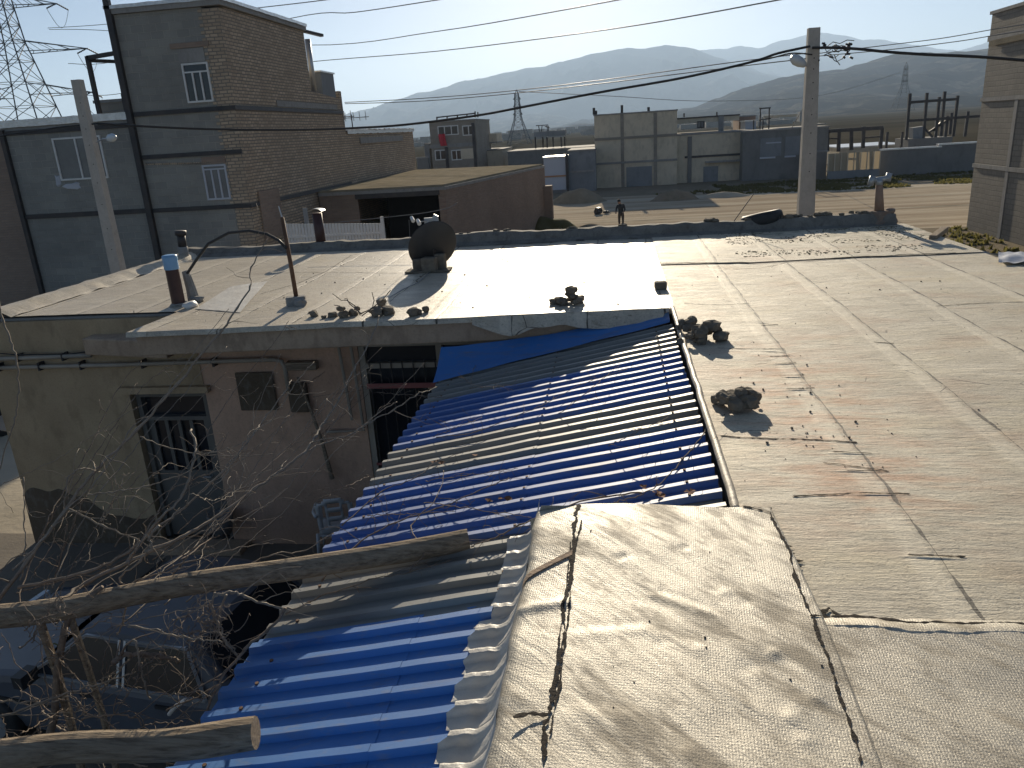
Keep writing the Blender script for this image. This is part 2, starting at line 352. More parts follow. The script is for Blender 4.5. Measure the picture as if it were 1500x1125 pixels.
def wood():
    t = NT('weathered_wood'); g = t.noise(14, 6, t.map((.35, 4, 4)), rough=.7)
    col = t.ramp(g, [(.3, C(.12, .09, .065)), (.5, C(.29, .23, .165)), (.72, C(.42, .345, .255))])
    return t.out(col, .9, 0, t.bump(g, .8, .02), .2)
M['wood'] = wood()
M['bark'] = simple('vine_bark', C(.13, .095, .07), C(.26, .20, .15), 30, .85, bump=.8, bscale=90, bdist=.003)
M['canepale'] = simple('pale_cane', C(.20, .16, .12), C(.30, .25, .195), 25, .75)
M['deadleaf'] = simple('dead_leaf', C(.16, .07, .035), C(.24, .11, .05), 20, .9)
M['tyre'] = M['black']
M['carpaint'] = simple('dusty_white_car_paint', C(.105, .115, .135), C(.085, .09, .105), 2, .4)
M['cartrim'] = simple('dark_car_trim', C(.03, .03, .03), C(.045, .043, .04), 4, .5)

def ground_mat():
    t = NT('earth_ground'); a = t.noise(.08, 6, rough=.6); b = t.noise(.8, 6, rough=.65); c = t.noise(9, 5, rough=.7)
    col = t.mix(t.step(a, .38, .62), C(.32, .265, .20), C(.25, .215, .155))
    col = t.mix(t.math('MULTIPLY', t.step(b, .5, .68), .6), col, C(.19, .17, .11))
    col = t.mix(t.math('MULTIPLY', t.step(c, .52, .7), .4), col, C(.14, .12, .09))
    far = t.noise(.004, 5)
    col = t.mix(t.math('MULTIPLY', t.step(far, .45, .6), .3), col, C(.18, .17, .11))
    return t.out(col, .95, 0, t.bump(t.math('ADD', b, c), .7, .06), 0)
M['ground'] = ground_mat()
def road_mat():
    t = NT('dirt_road'); X, Y, Z = t.xyz(); u = t.map((.05, 1.1, 1), rot=(0, 0, rad(4)))
    a = t.noise(1.0, 5, u, rough=.6); b = t.noise(3.0, 6, t.map((.12, 1.6, 1), rot=(0, 0, rad(4)))); c = t.noise(14, 5, rough=.7)
    col = t.mix(t.step(a, .38, .62), C(.38, .31, .23), C(.56, .48, .365))
    col = t.mix(t.math('MULTIPLY', t.step(b, .5, .68), .55), col, C(.27, .22, .16))
    col = t.mix(t.math('MULTIPLY', t.step(c, .55, .7), .3), col, C(.16, .13, .1))
    return t.out(col, .95, 0, t.bump(t.math('ADD', b, c), .6, .05), 0)
M['road'] = road_mat()
M['sand'] = simple('pale_sand', C(.56, .49, .38), C(.48, .42, .32), .7, .95, bump=.5, bscale=6, bdist=.03, spec=0)
def hill_mat(name, c0, c1, c2, s):
    t = NT(name); a = t.noise(s, 7, rough=.6); b = t.noise(s*5, 6, t.map((1, .5, 2)), rough=.65)
    col = t.mix(t.step(a, .4, .62), c0, c1); col = t.mix(t.math('MULTIPLY', t.step(b, .52, .66), .6), col, c2)
    return t.out(col, .95, 0, None, 0)
M['hill'] = hill_mat('dry_hillside', C(.05, .046, .038), C(.028, .027, .025), C(.17, .15, .112), .004)
M['mount'] = hill_mat('mountain_rock', C(.09, .083, .076), C(.075, .07, .064), C(.11, .10, .09), .0012)
def plain_mat():
    t = NT('dry_plain'); a = t.noise(.02, 6, t.map((.5, 1, 1)), rough=.6); b = t.noise(.006, 5, t.map((.3, 1.6, 1)))
    col = t.mix(t.step(a, .4, .62), C(.075, .066, .048), C(.055, .05, .035)); col = t.mix(t.math('MULTIPLY', t.step(b, .52, .6), .6), col, C(.11, .096, .07))
    return t.out(col, .95, 0, None, 0)
M['plain'] = plain_mat()
M['yard'] = simple('courtyard_concrete', C(.20, .172, .135), C(.15, .128, .10), 1.2, .9, bump=.5, bscale=20, bdist=.01)
M['mudroof'] = simple('mud_gravel_roof', C(.33, .285, .21), C(.23, .20, .145), 1.5, .95, bump=.8, bscale=12, bdist=.03, spec=0)
M['grass'] = simple('dry_green_grass', C(.12, .12, .04), C(.19, .16, .07), 1.0, .9)
gt_ = M['grass'].node_tree; tr_ = gt_.nodes.new('ShaderNodeBsdfTranslucent'); tr_.inputs['Color'].default_value = (.17, .155, .05, 1); mx_ = gt_.nodes.new('ShaderNodeMixShader'); mx_.inputs[0].default_value = .45
gt_.links.new(gt_.nodes['Principled BSDF'].outputs[0], mx_.inputs[1]); gt_.links.new(tr_.outputs[0], mx_.inputs[2]); gt_.links.new(mx_.outputs[0], gt_.nodes['Material Output'].inputs['Surface'])
M['moss'] = simple('moss_and_soil', C(.07, .075, .03), C(.14, .11, .07), 15, .95)

# ------------------------------------------------------------------ ground, road
def ground():
    b = MB()
    b.grid(lambda u, v: (-14000+28000*u, -600+14600*v, 0), 28, 14)
    tag(b.build('ground', M['ground'], origin=(0, 0, 0)), kind='structure')
    # street beyond the house: runs nearly along the horizon
    def strip(name, mat, near, far, z, thick_noise=.35):
        def fn(u, v):
            x = -60+160*u; yn = near[0]+(near[1]-near[0])*u; yf = far[0]+(far[1]-far[0])*u
            k = thick_noise*mnoise.noise(Vector((x*.25, v*9+z*999, 3)))
            return (x, yn+(yf-yn)*v+k, z)
        return tag(MB().grid(fn, 90, 6).build(name, mat, origin=(0, 50, 0)), kind='structure')
    strip('road', M['road'], (37, 37), (64, 57.5), .006)
    strip('sandy_verge', M['sand'], (58.5, 54.7), (60.4, 56.8), .012)
    strip('wheel_track', M['sand'], (51.8, 50.5), (52.5, 51.1), .012, .2)
    strip('wheel_track', M['sand'], (45.5, 44.5), (46.0, 45.0), .012, .25)
ground()

b = MB(); b.grid(lambda u, v: (-1400+2800*u, 86+2900*v**2, .05+.5*v+.8*(.5+.5*mnoise.noise(Vector((u*60, v*40, 1))))*min(1, v*12)), 120, 60)
tag(b.build('plain', M['plain'], origin=(0, 90, 0)), kind='structure')
# ------------------------------------------------------------------ hills
def ridge(name, mat, prof, D, foot, amp, seed, back=0.25, kind='structure'):
    pts = [atY(x, y, D) for x, y in prof]; n = 150; rows = 46
    def top(u):
        X = pts[0].x+(pts[-1].x-pts[0].x)*u
        for a, b in zip(pts, pts[1:]):
            if X <= b.x or b is pts[-1]:
                t = max(0, min(1, (X-a.x)/(b.x-a.x))); return X, a.z+(b.z-a.z)*t
    sc = 1.0/(D*.045)
    def fn(u, v):
        X, zt = top(u)
        zt += D*.0016*mnoise.fractal(Vector((X*sc*2.5, seed, 1)), .9, 2.1, 4)
        if v < .86:
            t = v/.86; Y = D*(1-foot*(1-t)); q = t**1.25
            z = zt*q+amp*zt*math.sin(math.pi*t)*(mnoise.ridged_multi_fractal(Vector((X*sc, Y*sc*.55, seed)), .9, 2.1, 5, 1.0, 2.0)-1.1)*.45
            X2 = X+D*.02*mnoise.noise(Vector((X*sc, Y*sc, seed+7)))*math.sin(math.pi*t)
        else:
            t = (v-.86)/.14; Y = D*(1+back*t); z = zt*(1-t*t*.8); X2 = X
        return (X2, Y, max(z, -.5) if v > .02 else -.6)
    return tag(MB().grid(fn, n, rows).build(name, mat, smooth=True, origin=(pts[len(pts)//2].x, D, 0)), kind=kind)
ridge('mountain', M['mount'], [(360,205),(470,178),(507,169),(537,160),(582,145),(617,135),(640,131),(662,123),(681,117),(705,114),(750,103),(800,95),(850,82),(885,75),(915,69),(945,70),(975,65),(1000,66),(1020,73),(1060,86),(1100,100),(1160,118),(1250,140),(1340,155)], 6000, .35, .5, 3.1)
ridge('mountain', M['mount'], [(900,130),(960,95),(1010,74),(1040,71),(1060,70),(1082,66),(1112,69),(1150,58),(1172,50),(1190,47),(1212,47),(1235,51),(1262,57),(1295,58),(1325,63),(1362,69),(1400,73),(1425,70),(1450,62),(1490,50),(1560,46),(1700,60)], 8200, .3, .5, 9.4)
ridge('hill', M['hill'], [(600,195),(640,188),(680,179),(720,174),(745,171),(770,168),(793,166),(812,166),(824,169),(845,177),(865,186),(890,196)], 4300, .3, .5, 2.2)
ridge('hill', M['hill'], [(745,205),(780,196),(805,189),(820,185),(836,180),(850,175),(868,173),(900,171),(940,168),(985,163),(1040,160),(1100,165)], 3300, .3, .5, 6.6)
ridge('hill', M['hill'], [(840,182),(900,178),(960,167),(1000,160),(1030,152),(1060,141),(1085,131),(1112,122),(1150,113),(1172,107),(1195,105),(1215,103),(1240,101),(1262,94),(1285,86),(1320,77),(1350,76),(1385,76),(1420,74),(1470,68),(1530,62),(1640,58),(1750,70)], 2300, .62, .35, 4.7)

# ================================================================== the house whose roof fills the picture
ZR = 3.5
house = empty('flat_roofed_house', (0, 8, 0), 'low mud plastered house whose silver membrane roof fills the foreground', 'house')
def und(x, y): return .012*mnoise.noise(Vector((x*.9, y*.7, 2)))+.02*mnoise.noise(Vector((x*.3, y*.25, 8)))
def poly_grid(x0, x1, yf, yb, nu, nv, z=ZR, lift=0.0, drop=None):
    """roof sheet between two edges yf(x), yb(x)"""
    def fn(u, v):
        x = x0+(x1-x0)*u; y = yf(x)+(yb(x)-yf(x))*v
        return (x, y, z+lift+und(x, y))
    return fn
PAR = 12.75
fe = lambda x: 7.24+(x+5.03)*(7.62-7.24)/5.55
# bright left roof: one part (rolls are surface pattern)
b = MB(); b.grid(poly_grid(-5.1, .56, lambda x: fe(x)+.02*mnoise.noise(Vector((x*3, 0, 0))), lambda x: PAR+.1, 60, 50), 60, 50)
b.grid(poly_grid(-7.45, -5.1, lambda x: 8.25+.02*mnoise.noise(Vector((x*4, 1, 0))), lambda x: PAR+.1, 24, 40), 24, 40)
# curled lip over the eave
def lip(u, v):
    x = -5.1+5.66*u; p = [(0, 0), (-.02, -.012), (-.03, -.05)][round(v*2)]
    return (x, fe(x)+.02*mnoise.noise(Vector((x*3, 0, 0)))+p[0], ZR+und(x, fe(x))+p[1]+.01*mnoise.noise(Vector((x*6, 4, 0)))*(v > .6))
b.grid(lip, 60, 2, flip=True)
b.build('left_roof_membrane', M['roof_new'], house, smooth=True)
# worn right roof
b = MB(); b.grid(poly_grid(.53, 4.45, lambda x: 2.2, lambda x: 10.12, 50, 80), 50, 80)
b.grid(poly_grid(4.45, 9.0, lambda x: -1.0, lambda x: 9.75, 40, 50), 40, 50)
b.grid(poly_grid(.56, 4.45, lambda x: 10.08, lambda x: PAR+.1, 50, 30, lift=.012), 50, 30)
b.build('right_roof_membrane', M['roof_old'], house, smooth=True)
# rolled bright edge of the membrane beside the sheet roof
b = MB(); pth = [(.535+.008*mnoise.noise(Vector((0, y*4, 3))), y, ZR+.006+und(.53, y)) for y in [3.3+i*.06 for i in range(73)]]
b.tube(pth, .022, 8); b.build('membrane_edge_roll', M['roof_new'], house, smooth=True)

# bitumen lines, joints and wrinkles
def ribbon(b, pts, wd, z=.004, jit=.3, seed=1, n=10, base=None):
    n *= 3
    P = []; pts = [Vector((p[0], p[1], 0)) for p in pts]
    for a, c in zip(pts, pts[1:]):
        for i in range(n): P.append(a.lerp(c, i/n))
    P.append(pts[-1]); vs = []; m = len(P)
    for i, p in enumerate(P):
        t = (P[min(i+1, m-1)]-P[max(i-1, 0)]).normalized(); nn = Vector((-t.y, t.x, 0))
        p = p+nn*wd*(1.2*mnoise.noise(Vector((p.x*5, p.y*5, seed)))+.5*mnoise.noise(Vector((p.x*21, p.y*21, seed))))
        k = wd*max(.06, .42+jit*1.3*mnoise.noise(Vector((p.x*9, p.y*9, seed+5)))+jit*1.2*mnoise.noise(Vector((p.x*45, p.y*45, seed+9))))
        if i in (0, m-1): k *= .2
        zz = (base(p.x, p.y) if base else ZR+und(p.x, p.y))
        vs += [p+nn*k+Vector((0, 0, zz+z)), p+Vector((0, 0, zz+z+wd*.06)), p-nn*k+Vector((0, 0, zz+z))]
    fs = []
    for i in range(m-1):
        a = i*3; fs += [(a+3, a+4, a+1, a), (a+4, a+5, a+2, a+1)]
    b.add(vs, fs)
def seam(pts, wd, z=.003, jit=.3, seed=1, n=10, base=None):
    b = MB(); ribbon(b, pts, wd, z, jit, seed, n, base); b.build('bitumen_seam', M['bitumen'], house)
seam([atZ(*p, ZR) for p in ((958,387),(1040,385),(1180,381),(1273,376),(1330,373),(1400,371))], .03, .014, seed=2)
for k_, q in enumerate((((1002,444),(1060,446),(1098,443)), ((1050,510),(1110,511),(1150,511)), ((1055,637),(1110,641),(1190,643),(1256,647)), ((1125,516),(1150,516)),((1128,522),(1158,521)),((1135,532),(1166,530)),((1140,548),(1180,547)),((1152,567),(1194,566)),((1220,661),(1278,663)),((1205,678),(1300,689)),((1240,689),(1303,690)),((1160,727),(1250,723),(1332,722)),((1330,812),(1415,814)),((1115,476),(1140,475)),((1060,392),(1110,391),(1150,384)),((1370,449),(1420,446),(1500,443)),((1280,500),(1310,502)),
    ((350,402),(430,400),(520,399),(600,400)),((600,400),(700,397),(860,392)),((515,374),(480,397),(438,414),(380,431)),((375,432),(330,452)))):
    seam([atZ(*p, ZR) for p in q], .010 if k_ != 2 else .014, .003, seed=q[0][0])
# raised wrinkles in the worn membrane: narrow bulges across the seam strip
for q in ((1150,530,30),(1165,548,36),(1172,566,40),(1250,661,56),(1258,688,60),(1290,722,80),(1372,813,80),(1120,470,22),(1130,512,24)):
    a = atZ(q[0]-q[2]*.8, q[1]+3, ZR); c = atZ(q[0]+q[2]*.6, q[1]+3, ZR)
    def wr(u, v, a=a, c=c, s=q[0]):
        p = a.lerp(c, u); off = (v-.5)*.05
        hgt = .005*math.exp(-((v-.55)/.2)**2)*math.sin(math.pi*u)**.6
        y = p.y+off+.02*mnoise.noise(Vector((p.x*4, s, 0)))
        return (p.x, y, ZR+und(p.x, y)+hgt-.001)
    b = MB(); b.grid(wr, 16, 8); b.build('membrane_wrinkle', M['roof_old'], house, smooth=True)

b = MB(); P4 = [atZ(*p, ZR) for p in ((286,452),(352,458),(392,412),(338,420))]
b.grid(lambda u, v: (lambda q: (q.x, q.y, ZR+und(q.x, q.y)+.006+.012*math.sin(math.pi*u)*abs(mnoise.noise(Vector((u*5, v*4, 1))))))(P4[0].lerp(P4[1], u).lerp(P4[3].lerp(P4[2], u), v)), 16, 12); b.build('pale_patch', M['palepatch'], house, smooth=True)
# parapet kerb along the back, bare cement with a membrane foot
def parapet_h(x): return .135+.05*max(0, min(1, (x+5)/5))+.05*mnoise.noise(Vector((x*.7, 3, 1)))+.02*mnoise.noise(Vector((x*5, 3, 1)))
b = MB()
def kerb(u, v):
    x = -7.6+11.9*u; h = parapet_h(x); k = round(v*5)
    yz = [(PAR-.14, 0.0), (PAR-.02, .05), (PAR+.02, h*.75), (PAR+.06, h), (PAR+.24, h*.98), (PAR+.27, -.3)][k]
    return (x, yz[0]+.02*mnoise.noise(Vector((x*3, k, 5))), ZR+yz[1]+.012*mnoise.noise(Vector((x*6, k, 9))))
b.grid(kerb, 260, 5); b.build('back_parapet', M['parapet'], house, smooth=False)
# foil covered kerb on the left edge
b = MB()
def lk(u, v):
    y = 8.2+4.75*u; k = round(v*4)
    xz = [(-7.22, .004), (-7.34, .06), (-7.42, .09), (-7.56, .085), (-7.6, -.2)][k]
    return (xz[0]+.02*mnoise.noise(Vector((k, y*3, 5))), y, ZR+xz[1]+.02*mnoise.noise(Vector((k*2, y*4, 9))))
b.grid(lk, 80, 4, flip=True); b.build('foil_kerb', M['roof_new'], house, smooth=True)

# slabs and walls
b = MB(); b.prism([(-5.03, 7.27), (.5, 7.65), (.5, 8.4), (-5.2, 8.4)], ZR-.27, ZR-.035); b.build('eave_slab', M['eave'], house, bevel=.015)
b = MB(); b.prism([(-7.45, 8.27), (-5.12, 8.27), (-5.12, 8.6), (-7.45, 8.6)], ZR-.075, ZR-.03); b.build('upper_slab_edge', M['concrete'], house, bevel=.01)
b = MB(); b.prism([(-6.22, 8.0), (-5.03, 7.75), (-5.03, 8.2), (-6.22, 8.2)], 3.06, 3.26); b.build('beam_end', M['eave'], house, bevel=.015)
b = MB(); Yw = 8.2
# front wall round the door and the window
b.bb(-7.72, -5.92, Yw, 8.45, 0, 3.44); b.bb(-5.92, -4.93, Yw, 8.45, 2.52, 3.44)
b.bb(-7.72, -7.4, 8.45, 12.9, 0, 3.44); b.bb(-7.4, .5, 12.6, 12.9, 0, 3.4)
b.build('mud_wall', M['mud'], house)
b = MB(); b.bb(-4.93, -2.97, Yw+.01, 8.45, 0, 3.22); b.bb(-2.97, .5, Yw+.01, 8.45, 0, .62); b.bb(-1.0, .5, Yw+.01, 8.45, .62, 3.22)
b.bb(-2.97, -1.0, Yw+.01, 8.45, 3.08, 3.22)
b.build('plastered_wall', M['pinkwall'], house)
b = MB(); b.bb(.57, 4.42, 3.2, 12.7, 0, ZR-.045); b.bb(4.42, 9, 3.2, 9.72, 0, ZR-.045); b.bb(-.40, 9, -1.5, 3.2, 0, ZR-.06); b.build('side_wall', M['concrete'], house)
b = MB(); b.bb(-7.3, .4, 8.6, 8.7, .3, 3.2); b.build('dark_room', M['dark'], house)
# damp plinth
b = MB(); b.grid(lambda u, v: (-7.74+1.78*u, Yw-.03+.025*v, .3+(.72+.22*math.sin(u*5+.5)+.1*mnoise.noise(Vector((u*7, 0, 0))))*v), 30, 5); b.build('damp_plinth', M['damp'], house)
# door, a glazed steel leaf set back in the wall
door = empty('door', (-5.43, 8.34, .55)); door.parent = house; door.location = Vector((-5.43, 8.34, .55))-house.location
bb = MB(); bb.bb(-5.9, -5.84, 8.28, 8.40, .5, 2.5); bb.bb(-5.02, -4.95, 8.28, 8.40, .5, 2.5); bb.bb(-5.84, -5.02, 8.28, 8.40, 2.43, 2.5); bb.bb(-5.84, -5.02, 8.28, 8.40, 2.12, 2.17)
bb.build('frame', M['doorpaint'], door)
bb = MB(); bb.bb(-5.84, -5.02, 8.33, 8.36, .5, 1.42); bb.bb(-5.84, -5.76, 8.33, 8.36, 1.42, 2.12); bb.bb(-5.1, -5.02, 8.33, 8.36, 1.42, 2.12)
for x in (-5.6, -5.43, -5.27): bb.bb(x-.022, x+.022, 8.33, 8.36, 1.42, 2.12)
bb.build('leaf', M['doorpaint'], door)
bb = MB(); bb.bb(-5.76, -5.1, 8.37, 8.375, 1.42, 2.12); bb.bb(-5.84, -5.02, 8.37, 8.375, 2.17, 2.43); bb.build('pane', M['glass'], door)
bb = MB(); bb.tube([(-5.12, 8.33, 1.35), (-5.12, 8.28, 1.35), (-5.22, 8.28, 1.35)], .012, 6); bb.build('handle', M['galv'], door)
bb = MB(); bb.bb(-6.0, -4.85, 8.12, 8.2, 2.52, 2.6); bb.build('lintel', M['mud'], house)
bb = MB(); bb.bb(-6.0, -4.7, 7.9, 8.2, .35, .52); bb.build('doorstep', M['eave'], house, bevel=.02)
# big barred window half under the sheet roof
win = empty('window', (0, 0, 0)); win.parent = house; win.location = Vector((-2.0, 8.3, .7))-house.location
bb = MB()
for x in (-2.93, -2.02, -1.06): bb.bb(x-.035, x+.035, 8.22, 8.32, .62, 3.06)
for z in (.65, 1.45, 2.78, 3.04): bb.bb(-2.895, -2.055, 8.225, 8.315, z-.03, z+.03); bb.bb(-1.985, -1.095, 8.225, 8.315, z-.03, z+.03)
bb.build('frame', M['beige_pipe'], win)
bb = MB(); bb.bb(-2.9, -1.1, 8.30, 8.305, .66, 3.03); bb.build('pane', M['glass'], win)
bb = MB(); bb.grid(lambda u, v: (-1.95+.85*u, 8.40+.03*math.sin(u*40), .7+2.1*v), 40, 2); bb.build('curtain', M['curtain'], win)
bb = MB()
for i in range(14):
    x = -2.85+i*.13; bb.tube([(x, 8.2, .7), (x, 8.19, 1.8), (x, 8.2, 2.85)], .008, 5)
bb.build('grille_bars', M['steel'], win)
bb = MB(); bb.bb(-2.9, -1.1, 8.175, 8.19, 2.52, 2.58); bb.bb(-2.9, -1.1, 8.175, 8.19, 1.55, 1.58); bb.build('grille_rail', M['pink'], win)
# square grey cover plate of an old cooler opening, brackets, hanging tools of the wall
bb = MB(); bb.bb(-4.5, -4.03, 8.17, 8.2, 2.27, 2.75); bb.build('cooler_cover', M['damp'], house, bevel=.06)
bb = MB(); bb.bb(-3.82, -3.45, 8.1, 8.2, 2.78, 2.88); bb.build('wall_shelf', M['wood'], house, bevel=.01)
bb = MB(); bb.prism([(-3.86, 8.12), (-3.62, 8.12), (-3.62, 8.2), (-3.86, 8.2)], 2.25, 2.62); bb.build('meter_box', M['damp'], house, bevel=.03)
bb = MB(); bb.tube([(-3.7, 8.12, 2.7), (-3.6, 8.12, 2.3), (-3.52, 8.12, 1.9), (-3.46, 8.12, 1.4)], [.012, .018, .02, .03], 6); bb.build('hanging_stick', M['wood'], house)
# pipes along the front
bb = MB(); bb.tube([(-7.72, 8.13, 3.0), (-6.22, 8.1, 3.03)], .028, 8)
bb.tube([(-7.72, 8.13, 2.89), (-6.0, 8.11, 2.9), (-3.95, 8.11, 2.92), (-3.86, 8.11, 2.9), (-3.83, 8.11, 2.82), (-3.83, 8.11, 2.5)], .026, 8)
bb.build('gas_pipe', M['beige_pipe'], house, smooth=True)
bb = MB(); bb.tube([(-3.17, 8.14, 3.2), (-3.12, 8.14, 2.15)], .018, 6); bb.tube([(-3.02, 8.14, 3.2), (-2.99, 8.14, 2.02), (-3.45, 8.14, 2.0)], .018, 6); bb.build('conduit', M['beige_pipe'], house)
bb = MB()
for x in (-7.5, -6.95, -6.4, -5.6, -4.7): bb.bb(x-.01, x+.01, 8.09, 8.2, 2.85, 2.95); 
for x in (-7.2, -6.6): bb.bb(x-.01, x+.01, 8.08, 8.2, 2.97, 3.06)
bb.build('pipe_clip', M['steel'], house)
bb = MB(); bb.tube([(-7.7, 8.12, 3.1), (-7.2, 8.1, 3.06), (-6.5, 8.1, 3.05), (-6.2, 8.1, 3.08)], .008, 5); bb.build('wall_cable', M['cable'], house)

# silver membrane cover of the wall head in the foreground
def gaussline(p, line, wd):
    best = 9
    for a, c in zip(line, line[1:]):
        ab = (c[0]-a[0], c[1]-a[1]); L = ab[0]**2+ab[1]**2
        t = max(0, min(1, ((p[0]-a[0])*ab[0]+(p[1]-a[1])*ab[1])/L)); d = math.hypot(p[0]-a[0]-ab[0]*t, p[1]-a[1]-ab[1]*t); best = min(best, d)
    return math.exp(-(best/wd)**2)
def px(*pts): return [tuple(atZ(x, y, ZR))[:2] for x, y in pts]
WR = [(px((918,835),(960,880),(1000,893),(1050,910),(1090,935),(1130,965)), .028, .012), (px((980,960),(1030,1000),(1090,1035),(1150,1060)), .035, .007),
      (px((1100,900),(1150,960),(1190,1030)), .035, .007), (px((860,935),(950,930),(1020,960)), .035, .007), (px((1010,820),(1040,850),(1060,875)), .03, .008),
      (px((1110,1000),(1150,1040),(1175,1090)), .04, .008), (px((850,1050),(930,1060),(1000,1110)), .045, .007)]
def cover_z(x, y):
    z = ZR+.028+.03*math.exp(-((x+.02)/.28)**2-((y-3.12)/.32)**2)+.006*mnoise.noise(Vector((x*2.2, y*1.6, 4)))+.004*mnoise.noise(Vector((x*7, y*5, 14)))
    for ln, wd, h in WR:
        z += h*(gaussline((x, y), ln, wd)-.8*gaussline((x+.012, y-.02), ln, wd))
    for k in (1.55, 2.55): z += .012*math.exp(-((y-k-.1*x)/.03)**2)*(x < -.2)
    return z
PROF = [(-.20, 0), (-.27, -.006), (-.34, -.016), (-.395, -.026), (-.412, -.045), (-.42, -.10), (-.43, -.18), (-.44, -.29), (-.445, -.40)]
cov = MB(); NU, NV = 110, 190
def coverf(u, v):
    y = .6+2.72*v
    if u > .12:
        x = -.20+(.70-.02*math.sin(y*2)+.20)*(u-.12)/.88; return (x, y, cover_z(x, y)-(.02 if u > .995 else 0))
    t = (1-u/.12)*(len(PROF)-1); i = min(int(t), len(PROF)-2); f = t-i
    x = PROF[i][0]+(PROF[i+1][0]-PROF[i][0])*f; dz = PROF[i][1]+(PROF[i+1][1]-PROF[i][1])*f
    k = t/(len(PROF)-1)
    x += .045*k*mnoise.noise(Vector((0, y*2.3, 6)))+.02*mnoise.noise(Vector((k*2, y*7, 6)))*k
    return (x, y+.02*mnoise.noise(Vector((k*3, y*5, 1)))*k, cover_z(x, y)+dz+.012*k*mnoise.noise(Vector((k*4, y*11, 2))))
cov.grid(coverf, NU, NV)
cov.grid(lambda u, v: (-.44+1.13*u, 3.32+.015*v+.012*mnoise.noise(Vector((u*9, v, 0))), cover_z(-.44+1.13*u, 3.32)-(.07 if u < .03 else 0)-.32*v), 40, 4, flip=True)
cov.build('silver_cover', M['cover'], house, smooth=True)
cv2 = MB()
cv2.grid(lambda u, v: (.70+3.2*u, .6+(1.9+.02*math.sin(u*9)-.03*u)*v, cover_z(.70+3.2*u, .6+1.9*v)-.008-.016*max(0, (v-.97)/.03)), 70, 60)
cv2.build('silver_cover', M['cover'], house, smooth=True)
cz = lambda x, y: cover_z(x, y)
for q, wd_, sd_ in ((((846,745),(842,790),(833,850),(826,920),(815,1000),(800,1060),(792,1125)), .016, 8), (((851,770),(838,840),(832,910),(822,990),(806,1080)), .007, 9), (((837,800),(829,870),(817,960),(805,1050)), .006, 11),
    (((1088,745),(1130,752),(1140,775),(1158,820),(1178,880),(1192,910),(1215,980),(1240,1050),(1262,1125)), .011, 12), (((1186,905),(1250,908),(1330,916),(1420,916),(1500,917)), .014, 13), (((803,1052),(775,1050),(752,1056)), .012, 15)):
    seam([atZ(*p, ZR+.02) for p in q], wd_, .003, .5, sd_, 14, cz)
for q, wd_, sd_ in ((((1150,800),(1165,835),(1182,875),(1196,905)), .05, 31), (((1196,900),(1215,890),(1240,905)), .02, 32), (((1330,909),(1360,913),(1400,911)), .025, 33)):
    seam([atZ(*p, ZR) for p in q], wd_, .006, .6, sd_, 14)
# torn brown gap across the rounded edge
b = MB()
gp = []
for i in range(14):
    u = .118-.105*i/13; yy = 2.86-.19*i/13-.05*math.sin(i/13*3); v = (yy-.6)/2.72
    p = Vector(coverf(u, v)); q = Vector(coverf(u, v+.0135)); nrm = Vector((-.35*(i/13)-.05, 0, .5)).normalized()*.006
    gp += [p+nrm, q+nrm]
b.add(gp, [(2*i, 2*i+2, 2*i+3, 2*i+1) for i in range(13)]); b.build('torn_gap', M['eave'], house)

# ================================================================== sheet metal canopy over the courtyard
PITCH, SL = .157, .2
def cz0(x): return 3.345+SL*(x-.5)
def corr(y, amp=.034):
    p = (y/PITCH) % 1.0
    if p < .24: return amp
    if p < .30: return amp*(1-(p-.24)/.06)
    if p < .94: return 0.0
    return amp*(p-.94)/.06
canopy = empty('sheet_canopy', (-.6, 5, 2.7), 'sloping canopy of blue and grey corrugated roof sheets beside the silver roof', 'canopy')
def panel(name, mat, x0, x1, y0, y1, lift, skew=0.0):
    ys = []; k0 = math.floor(y0/PITCH)
    for k in range(k0, math.ceil(y1/PITCH)+1):
        for q in (0, .24, .30, .94): ys.append((k+q)*PITCH)
    ys = [y for y in ys if y0 <= y <= y1]; ys = [y0]+ys+[y1]
    nx = 14; vs = []; fs = []
    for j, y in enumerate(ys):
        e = .02*mnoise.noise(Vector((y*.7, x0, 3)))
        for i in range(nx+1):
            u = i/nx; x = x0+e+(x1-x0)*u
            z = cz0(x)+corr(y)+lift+.006*mnoise.noise(Vector((x*1.3, y*1.1, 5)))+.004*mnoise.noise(Vector((x*4, y*3, 9)))
            vs.append((x, y+skew*(u-.5), z))
    W = nx+1
    for j in range(len(ys)-1):
        for i in range(nx): a = j*W+i; fs.append((a, a+1, a+W+1, a+W))
    b = MB(); b.add(vs, fs); b.cur = 1
    for k in range(math.floor(y0/PITCH), math.ceil(y1/PITCH)+1):
        for xs in (-1.64, -.59, .36):
            yk = (k+.12)*PITCH
            if y0+.03 < yk < y1-.03 and x0+.02 < xs < x1-.02 and mnoise.noise(Vector((k*3.3, xs*5, 1))) > -.35:
                b.tube([(xs, yk, cz0(xs)+.034+lift-.006), (xs, yk, cz0(xs)+.034+lift+.009)], .008, 6)
    o = b.build(name, [mat, M['rust']], canopy)
    s = o.modifiers.new('thickness', 'SOLIDIFY'); s.thickness = .0015; s.offset = 1
    return o
P_ = PITCH
def yy(k): return k*PITCH
